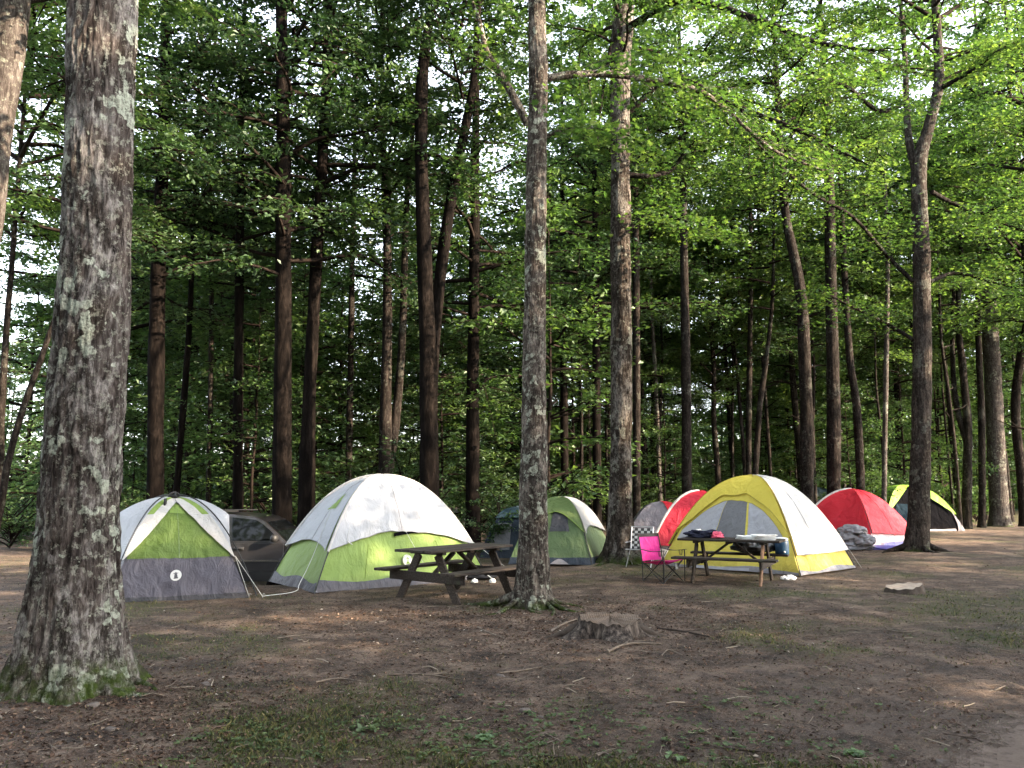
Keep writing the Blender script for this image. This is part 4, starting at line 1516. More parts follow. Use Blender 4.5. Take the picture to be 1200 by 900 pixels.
# ------------------------------------------------------------------ tents
class Dome:
    def __init__(s, corners, h, n=2.1, apex=None, sag=.05, seed=0, wr=.022):
        """corners: 4 xy points, anticlockwise seen from above: 0 front-left,1 front-right,2 back-right,3 back-left"""
        s.c = [Vector((p[0], p[1], 0)) for p in corners]
        s.o = (s.c[0] + s.c[1] + s.c[2] + s.c[3]) / 4
        s.l = [np.array((p - s.o)[:2]) for p in s.c]
        s.h, s.n, s.sag, s.seed, s.wr = h, n, sag, seed, wr
        s.z = max(ghs(p.x, p.y) for p in s.c) - .01

    def at(s, panel, v, u, off=0.0, q_only=False):
        """v 0 foot..1 top, u -1..1 across"""
        v = np.asarray(v, float)
        u = np.asarray(u, float)
        v, u = np.broadcast_arrays(v, u)
        q = np.cos(v * PI / 2)
        z = s.h * (1 - q ** s.n)
        A = s.l[panel]
        B = s.l[(panel + 1) % 4]
        w = (u[..., None] + 1) / 2
        P = (A * (1 - w) + B * w) * q[..., None]
        out = (A + B) / np.linalg.norm(A + B)
        sg = -s.sag * (1 - u ** 2) * np.sin(np.clip(v, 0, 1) * PI) ** .8
        nz = fbm(np.stack([P[..., 0] * 1.6 + panel * 7, P[..., 1] * 1.6, z * 1.1], -1), s.seed + 5, 3)
        cr = fbm(np.stack([P[..., 0] * 5 + P[..., 1] * 3 + panel * 5, P[..., 1] * 5 + z * 2, z * 2.2], -1), s.seed + 25, 3)
        rad_wr = (1 - u ** 4) * s.wr * (nz * 1.3 + .42 * (1 - 2.2 * np.abs(cr)))
        # tension folds running out of the corners
        fold = s.wr * .55 * np.sin((np.arctan2(v + .04, 1.02 - np.abs(u))) * 26 + nz * 2) * np.exp(-((1 - np.abs(u)) ** 2 + (v * 1.2) ** 2) * 6) * (1 - np.abs(u) ** 6)
        e = sg + rad_wr + fold
        sl = np.clip(v, 0, 1) * PI / 2 * .85 + .3
        nx = np.cos(sl)
        nz_ = np.sin(sl)
        d = e + off
        X_ = P[..., 0] + out[0] * nx * d
        Y_ = P[..., 1] + out[1] * nx * d
        # push pole edges outwards along the diagonal for offset layers
        if off:
            dd = P / (np.linalg.norm(P, axis=-1, keepdims=True) + 1e-6)
            k = np.abs(u) ** 8 * off * .5
            X_ = X_ + dd[..., 0] * k
            Y_ = Y_ + dd[..., 1] * k
        return np.stack([X_, Y_, z + nz_ * d], -1)

    def patch(s, acc, panel, u0, u1, v0, v1, nu=44, nv=40, off=0.0, mat=0, flip=False, thick=.004):
        uu = np.linspace(u0, u1, nu)
        f0 = v0(uu) if callable(v0) else np.full(nu, float(v0))
        f1 = v1(uu) if callable(v1) else np.full(nu, float(v1))
        t = np.linspace(0, 1, nv)
        V_ = f0[None] * (1 - t[:, None]) + f1[None] * t[:, None]
        U_ = np.broadcast_to(uu[None], V_.shape)
        P = s.at(panel, V_, U_, off)
        i = np.arange(nv - 1)[:, None]
        j = np.arange(nu - 1)[None]
        f = np.stack([i * nu + j, i * nu + j + 1, (i + 1) * nu + j + 1, (i + 1) * nu + j], -1).reshape(-1, 4)
        acc.add(P.reshape(-1, 3), f, mat)

    def edge(s, acc, panel, v0, v1, r, off=.02, mat=0, n=30):
        v = np.linspace(v0, v1, n)
        P = s.at(panel, v, -np.ones(n), off)
        tube(acc, P, [r, r], 6, None, mat)

    def hem(s, panel, vf, off, r=.007, u0=-1, u1=1, mat=None, name='hem'):
        u = np.linspace(u0, u1, 40)
        v = vf(u) if callable(vf) else np.full(40, float(vf))
        acc = Acc()
        tube(acc, s.at(panel, v, u, off), [r, r], 5)
        obj(name, acc, mat or M['hem'], s.t)

    def seam(s, panel, u, v0, v1, off, r=.005, mat=None):
        v = np.linspace(v0, v1, 30)
        acc = Acc()
        tube(acc, s.at(panel, v, np.full(30, float(u)), off), [r, r], 5)
        obj('seam', acc, mat or M['hem'], s.t)

    def new(s, name, label, group=None):
        s.t = thing(name, label, 'tent', (s.o.x, s.o.y, s.z), group=group)
        return s.t


def rectc(nx, ny, rx, ry, depth, left=True):
    """near corner, right corner, depth of the tent away from the right-hand front edge"""
    a = Vector((nx, ny))
    b = Vector((rx, ry))
    d = (b - a).normalized()
    p = Vector((-d.y, d.x)) * depth
    return [a, b, b + p, a + p]


M['fab_white'] = fabric('fabric_white', (.46, .47, .505), .2)
M['fab_white2'] = fabric('fabric_warm_white', (.59, .57, .55), .22)
M['fab_lime'] = fabric('fabric_lime', (.235, .345, .080), .22)
M['fab_green'] = fabric('fabric_green', (.075, .118, .045), .12)
M['fab_palegreen'] = fabric('fabric_pale_green', (.17, .235, .11), .2)
M['fab_mesh'] = fabric('mesh_green', (.105, .165, .030), .08)
M['fab_grey'] = fabric('fabric_grey', (.080, .075, .096), .06)
M['fab_midgrey'] = fabric('fabric_mid_grey', (.26, .25, .27), .1)
M['fab_dark'] = fabric('fabric_dark', (.035, .035, .042), .05)
M['fab_navy'] = fabric('fabric_navy', (.012, .022, .038), .05)
M['fab_teal'] = fabric('fabric_teal', (.018, .040, .055), .05)
M['fab_yellow'] = fabric('fabric_yellow', (.72, .60, .10), .25)
M['fab_red'] = fabric('fabric_red', (.50, .018, .040), .15)
M['fab_red2'] = fabric('fabric_bright_red', (.62, .022, .040), .2)
M['fab_window'] = fabric('window_grey', (.16, .16, .17), .1)
M['fab_screen'] = fabric('window_white', (.42, .42, .46), .2)
M['fab_black'] = fabric('fabric_black', (.0035, .0035, .0045), .01, .95, spec=.02)
M['pole_black'] = simple('pole_black', (.012, .012, .012), .4, .4)
M['pole_grey'] = simple('pole_grey', (.25, .25, .25), .4, .4)
M['rope'] = simple('rope_white', (.55, .55, .52), .8, .2)
M['sil'] = simple('printed_white', (.72, .72, .70), .6, .3, var=.05)
M['hem'] = simple('hem_grey', (.30, .30, .32), .6, .2)
M['hem_lime'] = simple('hem_lime', (.16, .25, .05), .6, .2)
M['hem_yellow'] = simple('hem_yellow', (.42, .34, .06), .6, .2)
M['hem_red'] = simple('hem_red', (.26, .012, .022), .6, .2)
M['sil_dark'] = simple('printed_dark', (.10, .10, .11), .6, .3)


def rope(t, P, name='guy_line', r=.0045, sagz=0.0, mat=None):
    acc = Acc()
    P = [np.array(p, float) for p in P]
    if len(P) == 2 and sagz:
        P = [P[0], (P[0] + P[1]) / 2 - [0, 0, sagz], P[1]]
    r *= .62
    tube(acc, P, [r, r], 6, max(6, len(P) * 7))
    o = obj(name, acc, mat or M['rope'], t)
    return o


def peg(t, p):
    acc = Acc()
    tube(acc, [np.array(p) + [0, 0, -.06], np.array(p) + [0, 0, .03], np.array(p) + [.015, 0, .045], np.array(p) + [.03, 0, .03]], [.004, .004], 6, 10)
    obj('peg', acc, M['pole_grey'], t)


def emblem(dome, panel, v, u, size, lamp_mat, name='emblem', ring=True):
    """round maker's badge with a lantern silhouette, lying on the fabric"""
    c = dome.at(panel, v, u, .012)
    eu = dome.at(panel, v, u + .02, .012) - dome.at(panel, v, u - .02, .012)
    ev = dome.at(panel, v + .01, u, .012) - dome.at(panel, v - .01, u, .012)
    eu = eu / np.linalg.norm(eu)
    ev = ev - eu * ev.dot(eu)
    ev = ev / np.linalg.norm(ev)
    nn = np.cross(eu, ev)

    def poly(acc, pts, off, mat):
        P = [c + eu * (x * size) + ev * (y * size) + nn * off for (x, y) in pts]
        n = len(P)
        acc.add(np.array(P), np.arange(n)[None], mat)
    acc = Acc()
    a = np.linspace(0, 2 * PI, 40, endpoint=False)
    poly(acc, [(math.cos(q), math.sin(q)) for q in a], .004, 0)
    lan = [
        [(-.12, .58), (.12, .58), (.20, .46), (-.20, .46)],       # cap
        [(-.48, .42), (.48, .42), (.36, .30), (-.36, .30)],       # hood
        [(-.20, .26), (.20, .26), (.20, -.08), (-.20, -.08)],     # globe
        [(-.30, -.12), (.30, -.12), (.30, -.20), (-.30, -.20)],
        [(-.22, -.24), (.22, -.24), (.42, -.52), (.36, -.62), (-.36, -.62), (-.42, -.52)],   # fount
    ]
    for p in lan:
        poly(acc, p, .008, 1)
    if ring:
        poly(acc, [(-.07, .20), (.07, .20), (.10, -.03), (-.10, -.03)], .011, 0)
    else:
        poly(acc, [(-.20, .34), (.20, .34), (.30, -.28), (-.30, -.28)], .010, 1)
    if ring:
        for k in range(36):
            if k % 6 == 5:
                continue
            a0_, a1_ = k / 36 * 2 * PI, (k + .7) / 36 * 2 * PI
            poly(acc, [(math.cos(a0_) * .93, math.sin(a0_) * .93), (math.cos(a1_) * .93, math.sin(a1_) * .93),
                       (math.cos(a1_) * .80, math.sin(a1_) * .80), (math.cos(a0_) * .80, math.sin(a0_) * .80)], .008, 1)
    return obj(name, acc, [M['sil'], lamp_mat], dome.t, smooth=False)


# ---- 1 grey tent with white fly, far left
c0, c1 = gp(126, 707), gp(291, 700)
dv = (c1 - c0).normalized()
pv = Vector((-dv.y, dv.x, 0)) * 1.75 + Vector((-.42, 0, 0))
T = Dome([(c0.x, c0.y), (c1.x, c1.y), ((c1 + pv).x, (c1 + pv).y), ((c0 + pv).x, (c0 + pv).y)], 1.37, 2.12, seed=1, sag=.02)
T.new('dome_tent', 'grey tent with white V shaped fly and green mesh door beside the big tree')
acc = Acc()
for p in range(4):
    T.patch(acc, p, -1, 1, .035, 1.0)
    T.patch(acc, p, -1, 1, -.01, .15, nv=8, off=.004, mat=1)
obj('tent_body', acc, [M['fab_grey'], M['fab_dark']], T.t)
acc = Acc()


def tri(u):   # top line of the mesh triangle in v
    return .335 + .0 * u


T.patch(acc, 0, -.97, .97, lambda u: .435 - .0 * u, lambda u: np.maximum(.44, .93 - .45 * np.abs(u) ** 1.2), off=.006, nu=41)
obj('mesh_door', acc, M['fab_mesh'], T.t)
acc = Acc()
T.patch(acc, 0, -.30, .30, .745, lambda u: .93 - .5 * np.abs(u), off=.010, nu=21)
obj('vent', acc, M['fab_lime'], T.t)
acc = Acc()
T.patch(acc, 0, -.010, .010, .435, .80, off=.010, nu=3)
obj('zip', acc, M['fab_palegreen'], T.t)
# fly: front wings either side of the V, then the flared side awnings
for s_ in (-1, 1):
    acc = Acc()
    nu, nv = 16, 40
    v = np.linspace(.415, .985, nv)
    inner = np.clip(((.87 - v) / .455), 0.0, 1) ** .85
    inner = np.where(v > .85, .02, np.maximum(inner, .02))
    inner = np.minimum(inner, .995)
    V_ = np.repeat(v[:, None], nu, 1)
    t_ = np.linspace(0, 1, nu)[None]
    U_ = s_ * (inner[:, None] * (1 - t_) + 1.0 * t_)
    P = T.at(0, V_, U_, .05)
    i = np.arange(nv - 1)[:, None]
    j = np.arange(nu - 1)[None]
    f = np.stack([i * nu + j, i * nu + j + 1, (i + 1) * nu + j + 1, (i + 1) * nu + j], -1).reshape(-1, 4)
    mt = np.where((V_[:-1, :-1] > .70) & (t_[:, :-1] > .62), 1, 0).ravel()
    for k in (0, 1):
        if (mt == k).any():
            acc.add(P.reshape(-1, 3), f[mt == k], k)
    obj('fly_wing', acc, [M['fab_white2'], M['fab_lime']], T.t)
    # side awning: from pole line out to a guyed edge
    acc = Acc()
    nv, nu = 26, 22
    v = np.linspace(.415, .99, nv)
    pn = 1 if s_ > 0 else 3
    inn = T.at(0, v, np.full(nv, float(s_)), .05)
    inn2 = T.at(2, v, np.full(nv, -float(s_)), .05)
    G = []
    for q in range(nv):
        sfrac = q / (nv - 1)
        t2 = np.linspace(0, 1, nu)
        a_ = inn[q][None] * (1 - t2[:, None]) + inn2[q][None] * t2[:, None]
        amp = .33 * (sfrac / .45 if sfrac < .45 else (1 - sfrac) / .55) + .02
        bul = np.sin(t2 * PI) ** .8 * amp
        a_[:, 0] += s_ * bul * 1.0
        a_[:, 2] += bul * .12
        G.append(a_)
    P = np.array(G)
    i = np.arange(nv - 1)[:, None]
    j = np.arange(nu - 1)[None]
    f = np.stack([i * nu + j, i * nu + j + 1, (i + 1) * nu + j + 1, (i + 1) * nu + j], -1).reshape(-1, 4)
    acc.add(P.reshape(-1, 3), f)
    obj('fly_side', acc, M['fab_white'], T.t)
acc = Acc()
T.patch(acc, 2, -1, 1, .4, 1, off=.05)
obj('fly_back', acc, M['fab_white'], T.t)
for p in range(4):
    acc = Acc()
    T.edge(acc, p, 0.0, .985, .010, .085)
    obj('pole', acc, M['pole_black'], T.t)
acc = Acc()
acc.box((0, 0, T.h + .06), (.16, .16, .05), None, 0, .02)
tube(acc, [(-.06, -.06, T.h + .08), (0, 0, T.h + .12), (.06, .06, T.h + .08)], [.014, .014], 8, 10)
tube(acc, [(-.06, .06, T.h + .08), (0, 0, T.h + .11), (.06, -.06, T.h + .08)], [.014, .014], 8, 10)
acc.box((0, -.30, T.h - .03), (.03, .06, .12), None, 0, .008)
obj('hub', acc, M['pole_black'], T.t)
emblem(T, 0, .325, -.06, .075, M['sil_dark'], ring=False)
r0_ = T.at(0, .42, 1, .06)
gA = gp(292, 700) - T.t.location
gB = gp(308, 700) - T.t.location
for g_ in (gA, gB):
    rope(T.t, [r0_, (g_.x, g_.y, .02)], r=.006)
    peg(T.t, (g_.x, g_.y, 0.02))
l0_ = T.at(0, .42, -1, .06)
rope(T.t, [l0_, l0_ + np.array([-.35, -.25, -l0_[2] + .02])], r=.006)

# ---- 2 white and green dome with table in front
c0 = gp(369, 695)
c1 = gp(571, 679)
T = Dome(rectc(c0.x, c0.y, c1.x, c1.y, 1.9), 1.72, 2.15, seed=2, sag=.04)
T.new('dome_tent', 'large tent with plain white roof and bright green lower walls behind the left picnic table')
acc = Acc()
for p in range(4):
    T.patch(acc, p, -1, 1, .055, 1.0)
obj('tent_body', acc, M['fab_lime'], T.t)
acc = Acc()
for p in range(4):
    T.patch(acc, p, -1, 1, -.03, lambda u: .185 + .02 * np.sin(u * 5 + 1), nv=12, off=.014)
obj('floor_skirt', acc, M['fab_midgrey'] if False else fabric('skirt_grey', (.085, .085, .105), .05, wr=.6), T.t)
acc = Acc()
T.patch(acc, 0, -1, 1, lambda u: .375 + .10 * (1 - np.abs(u) ** 2) ** 1.0, 1.0, off=.055, nv=34)
T.patch(acc, 2, -1, 1, lambda u: .375 + .10 * (1 - u ** 2), 1.0, off=.055)
T.patch(acc, 1, -1, 1, lambda u: .375 + .05 * (1 - u ** 2), 1.0, off=.055)
T.patch(acc, 3, -1, 1, lambda u: .375 + .05 * (1 - u ** 2), 1.0, off=.055)
obj('rainfly', acc, M['fab_white'], T.t)
T.hem(0, lambda u: .375 + .10 * (1 - np.abs(u) ** 2), .057)
T.hem(3, lambda u: .375 + .05 * (1 - u ** 2), .057)
T.seam(0, .02, .48, .98, .058)
T.seam(3, .02, .43, .98, .058)
T.seam(0, .52, .19, .42, .006, mat=M['hem_lime'])
T.seam(0, -.48, .19, .42, .006, mat=M['hem_lime'])
for p in (0, 1, 3):
    acc = Acc()
    T.edge(acc, p, .37, .995, .022, .05)
    obj('fly_seam', acc, M['fab_white2'], T.t)
for p in range(4):
    acc = Acc()
    T.edge(acc, p, 0, .40, .010, .012)
    obj('pole', acc, M['pole_black'], T.t)
acc = Acc()
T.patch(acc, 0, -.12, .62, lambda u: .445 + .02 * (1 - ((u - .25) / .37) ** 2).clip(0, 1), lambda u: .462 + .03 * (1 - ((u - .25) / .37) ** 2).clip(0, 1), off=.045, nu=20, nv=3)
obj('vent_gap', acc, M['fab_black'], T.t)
emblem(T, 0, .31, .05, .095, M['fab_lime'])
# green flash of the small window flap on the left face
acc = Acc()
T.patch(acc, 3, -.25, .38, lambda u: .60 + 0 * u, lambda u: .605 + .15 * (u + .25), off=.064, nu=8, nv=6)
obj('fly_patch', acc, M['fab_lime'], T.t)


def loc(px, py, D=None, z=None):
    g_ = gp(px, py) if D is None else at(px, py, D)
    q = g_ - T.t.location
    return np.array((q.x, q.y, q.z if z is None else z))


wl = T.at(3, .58, .15, .06)
rope(T.t, [wl, T.at(3, .33, .55, .10), T.at(3, .12, .9, .22), loc(345, 697, z=.05), loc(308, 700, z=.02)], r=.007)
w2 = T.at(0, .50, .05, .06)
rope(T.t, [w2, w2 + np.array([.45, -1.0, -w2[2] + .42])], r=.005)
w3 = T.at(0, .42, .97, .06)
rope(T.t, [w3, w3 + np.array([.95, -.2, -w3[2] + .03])], r=.005)
w4 = T.at(0, .66, -.93, .06)
rope(T.t, [w4, T.at(0, .42, -.80, .07)], r=.005)
rope(T.t, [T.at(0, .42, -.80, .07), T.at(0, .40, -.72, .09)], r=.012)
peg(T.t, loc(369, 696, z=.0))

# ---- 3 dark navy tent behind
c0, c1 = gp(558, 656), gp(618, 650)
T = Dome([(-.74, 18.3), (.75, 18.0), (.9, 20.0), (-.5, 20.2)], 1.08, 2.6, seed=3, sag=.0)
T.new('dome_tent', 'dark navy tent with a grey window, partly behind the slim centre tree')
acc = Acc()
for p in range(4):
    T.patch(acc, p, -1, 1, -.02, 1)
obj('tent_body', acc, M['fab_navy'], T.t)
acc = Acc()
for p in range(4):
    T.patch(acc, p, -1, 1, .62, 1, off=.05)
obj('rainfly', acc, M['fab_teal'], T.t)
acc = Acc()
T.patch(acc, 0, -.80, -.1, .24, .56, off=.012)
obj('window', acc, M['fab_window'], T.t)

# ---- 4 olive green and white dome
c0, c1 = gp(664, 667.5), gp(712, 662)
c0 = gp(687, 664)
c1 = gp(716, 657)
T = Dome([(gp(590, 663).x + .1, gp(590, 663).y), (c0.x + .1, c0.y), (c1.x + .12, c1.y + .35), (gp(618, 650).x + .1, gp(618, 650).y)], 1.30, 2.4, seed=4, sag=.03)
T.new('dome_tent', 'olive green tent with off white roof panel, between the centre tree and the patched trunk')
acc = Acc()
T.patch(acc, 0, -1, 1, .06, 1)
T.patch(acc, 2, -1, 1, .06, 1)
T.patch(acc, 3, -1, 1, .06, 1)
T.patch(acc, 1, -1, 1, .06, 1, mat=1)
obj('tent_body', acc, [M['fab_green'], M['fab_palegreen']], T.t)
acc = Acc()
for p in range(4):
    T.patch(acc, p, -1, 1, -.03, .19, nv=8, off=.012, mat=0)
obj('floor_skirt', acc, M['fab_navy'], T.t)
acc = Acc()
T.patch(acc, 0, -1, 1, lambda u: .44 + .20 * (1 - u ** 2), 1, off=.05, mat=1)
T.patch(acc, 1, -1, 1, lambda u: .42 + .08 * (1 - u ** 2), 1, off=.05, mat=0)
T.patch(acc, 2, -1, 1, .45, 1, off=.05, mat=1)
T.patch(acc, 3, -1, 1, .45, 1, off=.05, mat=1)
obj('rainfly', acc, [M['fab_white2'], M['fab_palegreen'] if False else fabric('fly_olive', (.125, .18, .06), .2)], T.t)
acc = Acc()
T.patch(acc, 0, -.1, .55, .46, .66, off=.010)
obj('mesh_window', acc, M['fab_dark'], T.t)
T.hem(0, lambda u: .44 + .20 * (1 - u ** 2), .052, mat=M['hem_lime'])
T.hem(1, lambda u: .42 + .08 * (1 - u ** 2), .052)
acc = Acc()
T.edge(acc, 1, 0, .45, .012, .015)
obj('pole', acc, M['pole_black'], T.t)
acc = Acc()
T.patch(acc, 0, .0, .5, -.02, lambda u: .16 * (1 - ((u - .25) / .25) ** 2).clip(0, 1), off=.05, nu=12, nv=6)
obj('door_flap', acc, M['fab_midgrey'], T.t)

# ---- 5 yellow and white tent
c0, c1 = gp(937, 676.5), gp(1002, 667)
cl = (gp(937, 676.5) + Vector((-2.05, 2.0, 0)))
T = Dome([(cl.x, cl.y), (c0.x, c0.y), (c1.x, c1.y), (c1.x + cl.x - c0.x, c1.y + cl.y - c0.y)], 1.74, 2.15, seed=5, sag=.04)
T.new('dome_tent', 'yellow and white tent with grey mesh window, behind the right picnic table')
acc = Acc()
for p in range(4):
    T.patch(acc, p, -1, 1, .035, 1)
obj('tent_body', acc, M['fab_yellow'], T.t)
acc = Acc()
for p in range(4):
    T.patch(acc, p, -1, 1, -.03, lambda u: .12 + .03 * np.sin(u * 4), nv=8, off=.014)
obj('floor_skirt', acc, M['fab_midgrey'], T.t)


def arch(u):
    return .365 + .285 * np.clip(1 - np.abs((u + .03) / .95) ** 2.4, 0, 1) ** .6


acc = Acc()
T.patch(acc, 0, -.95, -.30, .36, arch, off=.010)
T.patch(acc, 0, .30, .90, .36, arch, off=.010)
obj('side_window', acc, M['fab_screen'], T.t)
acc = Acc()
T.patch(acc, 0, -.29, .26, .36, arch, off=.010)
obj('mesh_window', acc, M['fab_window'], T.t)
acc = Acc()
T.patch(acc, 0, .255, .295, .36, arch, off=.014, nu=3)
obj('zip', acc, M['fab_yellow'], T.t)
acc = Acc()
T.patch(acc, 1, -1, 1, .27, 1, off=.055)
obj('fly_side', acc, M['fab_white2'], T.t)
acc = Acc()
T.patch(acc, 0, -1, 1, lambda u: .69 - .27 * np.abs(u) ** 3 + .012 * np.sin(u * 9), 1, off=.045, mat=0)
T.patch(acc, 2, -1, 1, .3, 1, off=.05)
T.patch(acc, 3, -1, 1, .3, 1, off=.05)
obj('rainfly', acc, fabric('fabric_yellow_fly', (.66, .54, .08), .22, wr=.4), T.t)
T.hem(0, lambda u: .69 - .27 * np.abs(u) ** 3 + .012 * np.sin(u * 9), .047, mat=M['hem_yellow'])
T.hem(1, .27, .057)
T.hem(0, arch, .014, .006, -.95, .9, mat=M['hem_yellow'], name='zip')
T.hem(0, .36, .014, .006, -.95, .9, mat=M['hem_yellow'], name='zip')
T.seam(1, .0, .28, .97, .058)
for p in range(4):
    acc = Acc()
    T.edge(acc, p, .0, .40, .008, .02)
    obj('pole', acc, M['pole_black'], T.t)
acc = Acc()
T.patch(acc, 0, -.5, .35, -.01, lambda u: .11 + .0 * u, off=.03, nu=14, nv=6)
obj('door_sill', acc, M['fab_screen'], T.t)
pk = T.at(0, .1, 1, .03)
rope(T.t, [T.at(1, .27, 1, .06), T.at(1, .0, 1, .0) + np.array([.10, -.06, .01])], r=.005)

# ---- 6 red tent behind the yellow one
T = Dome([(3.05, 18.2), (5.2, 17.6), (5.8, 19.9), (3.7, 20.5)], 1.45, 2.15, seed=6, sag=.03)
T.new('dome_tent', 'red tent with a white seam, tucked behind the left side of the yellow tent')
acc = Acc()
for p in range(4):
    T.patch(acc, p, -1, 1, .0, 1)
obj('tent_body', acc, M['fab_white2'], T.t)
acc = Acc()
for p in range(4):
    T.patch(acc, p, -1, 1, .27, 1, off=.05)
obj('rainfly', acc, M['fab_red'], T.t)
acc = Acc()
T.edge(acc, 0, .26, 1, .028, .055)
obj('fly_seam', acc, M['fab_white2'], T.t)

# ---- 7 grey tent with red panel, furthest of the three
c = at(772, 640, 21.5)
T = Dome([(c.x - 1.05, 20.8), (c.x + 1.1, 20.5), (c.x + 1.2, 22.6), (c.x - .8, 22.9)], 1.22, 2.4, seed=7, sag=.02)
T.new('dome_tent', 'small grey dome tent with a red sliver, just right of the patched trunk')
acc = Acc()
for p in range(4):
    T.patch(acc, p, -1, 1, 0, 1, mat=(0 if p in (0, 3) else 1))
obj('tent_body', acc, [M['fab_midgrey'] if False else fabric('fabric_dusk_grey', (.15, .14, .16), .1), M['fab_red2']], T.t)
acc = Acc()
T.patch(acc, 0, .25, 1, .5, 1, off=.02)
obj('red_panel', acc, M['fab_red2'], T.t)

# ---- 8 red tent at right
T = Dome([(7.75, 22.6), (9.35, 20.9), (11.55, 22.95), (9.9, 24.8)], 1.50, 2.0, seed=8, sag=.03)
T.new('dome_tent', 'bright red tent with pale lower walls, standing right of the yellow tent')
acc = Acc()
for p in range(4):
    T.patch(acc, p, -1, 1, .0, 1)
obj('tent_body', acc, fabric('fabric_pinkish', (.66, .50, .52), .25), T.t)
acc = Acc()
T.patch(acc, 0, -1, 1, .28, 1, off=.05)
T.patch(acc, 1, -1, 1, lambda u: .30 - .03 * u, 1, off=.05)
T.patch(acc, 2, -1, 1, .25, 1, off=.05)
T.patch(acc, 3, -1, 1, .25, 1, off=.05, mat=1)
obj('rainfly', acc, [M['fab_red2'], M['fab_white2']], T.t)
acc = Acc()
T.edge(acc, 0, .24, 1, .03, .05)
obj('fly_seam', acc, M['fab_white2'], T.t)
T.hem(1, lambda u: .30 - .03 * u, .052, mat=M['hem_red'])
T.seam(1, .05, .3, .98, .054, mat=M['hem_red'])
acc = Acc()
T.patch(acc, 1, -.7, 1.0, 0.0, .16, off=.10, nv=5)
obj('ground_flap', acc, fabric('fabric_violet', (.22, .20, .50), .1), T.t)

# ---- 9 lime and black tent
T = Dome([(13.7, 29.8), (16.9, 30.2), (16.6, 32.4), (13.6, 32.2)], 1.64, 2.5, seed=9, sag=.03)
T.new('dome_tent', 'black tent with lime green fly behind the forked tree at right')
acc = Acc()
for p in range(4):
    T.patch(acc, p, -1, 1, 0, 1, mat=0 if p in (0, 3) else 1)
obj('tent_body', acc, [M['fab_black'], M['fab_midgrey']], T.t)
acc = Acc()
T.patch(acc, 0, -1, 1, lambda u: .86 - .50 * np.abs(u) ** 1.3, 1, off=.08)
for p in (1, 2, 3):
    T.patch(acc, p, -1, 1, .36, 1, off=.08)
obj('rainfly', acc, fabric('fabric_bright_lime', (.23, .42, .05), .22), T.t)
acc = Acc()
T.patch(acc, 0, .82, 1, 0, lambda u: .02 + .42 * ((u - .82) / .18), off=.03, nu=8)
obj('side_panel', acc, M['fab_grey'], T.t)
acc = Acc()
T.patch(acc, 0, -.75, -.25, .28, .52, off=.012)
obj('window', acc, fabric('window_dark', (.010, .018, .026), .02, .95, spec=.02), T.t)
acc = Acc()
T.patch(acc, 0, -.9, .8, .0, .12, off=.03, nv=4)
obj('floor_skirt', acc, M['fab_midgrey'], T.t)

# ---- 10 far navy canopy tent
T = Dome([(13.0, 35.3), (14.6, 35.3), (14.7, 37), (12.9, 37)], 1.6, 2.4, seed=10, sag=.0)
T.new('dome_tent', 'distant dark blue tent, peeking between the yellow and the right hand red tent')
acc = Acc()
for p in range(4):
    T.patch(acc, p, -1, 1, 0, 1, nu=14, nv=14)
obj('tent_body', acc, M['fab_navy'], T.t)
acc = Acc()
for p in range(4):
    T.patch(acc, p, -1, 1, .5, 1, off=.06, nu=14, nv=12)
obj('rainfly', acc, M['fab_teal'], T.t)


# ------------------------------------------------------------------ crumpled cloth things
def crumple(name, label, cat, cx, cy, z, size, mats, seed, fold=.35, parent=None, rz=0.0, freq=2.2, sub=5):
    bm = bmesh.new()
    bmesh.ops.create_icosphere(bm, subdivisions=sub, radius=1)
    V = np.array([q.co[:] for q in bm.verts])
    fs = np.array([[q.index for q in f.verts] for f in bm.faces])
    bm.free()
    nn = fbm(V * freq + seed, seed, 4)
    rid = 1 - np.abs(vnoise(V * freq * 1.6 + seed * 3, seed + 9)) * 2
    V = V * (1 + fold * nn * .6 + fold * .45 * rid)[:, None]
    V[:, 2] = np.where(V[:, 2] < 0, V[:, 2] * .25, V[:, 2])
    V = V * np.array(size)
    V[:, 2] -= V[:, 2].min()
    acc = Acc()
    if isinstance(mats, (list, tuple)):
        k = (fbm(V[fs[:, 0]] * (3.0 / max(size)) * .6 + 5, seed + 2, 2) > .15).astype(int)
        for q in (0, 1):
            if (k == q).any():
                acc.add(V, fs[k == q], q)
    else:
        acc.add(V, fs)
    o = obj(name, acc, mats, parent)
    o.location = (cx, cy, z)
    o.rotation_euler = (0, 0, rz)
    if label:
        tag(o, label, cat)
    return o


g = at(999, 634, 20.6)
t = thing('folded_tarp', 'heap of bundled grey tent fabric leaning on the right hand red tent', 'fabric bundle', (g.x, g.y, ghs(g.x, g.y)))
for k, (dx_, dy_, dz_, sx_, sz_) in enumerate([(0, 0, 0, .52, .20), (-.10, .10, .20, .42, .20), (.06, .1, .38, .34, .17), (.22, -.1, .12, .28, .22)]):
    o = crumple('fabric_fold', None, None, dx_, dy_, dz_, (sx_, .34, sz_), fabric('tarp_grey', (.24, .24, .27), .05, wr=.5) if k == 0 else None or M['fab_midgrey'], 31 + k, .3, t)
g = at(1042, 636, 20.8)
crumple('blue_tarp', 'violet blue groundsheet spread flat at the foot of the right hand red tent', 'tarp', g.x, g.y - .1, ghs(g.x, g.y), (1.0, .45, .06),
        fabric('tarp_violet', (.14, .13, .48), .05, wr=.5), 41, .35)
g = at(1016, 634, 20.2)

# items on the right table
TT = tb2.matrix_basis @ Matrix.Identity(4)
Mt = Matrix.Translation(tb2.location) @ Matrix.Rotation(tb2.rotation_euler.z, 4, 'Z') @ Matrix.Diagonal((.87, .93, .93, 1))


def ont(x_, y_, z_=.75):
    return Mt @ Vector((x_, y_, z_))


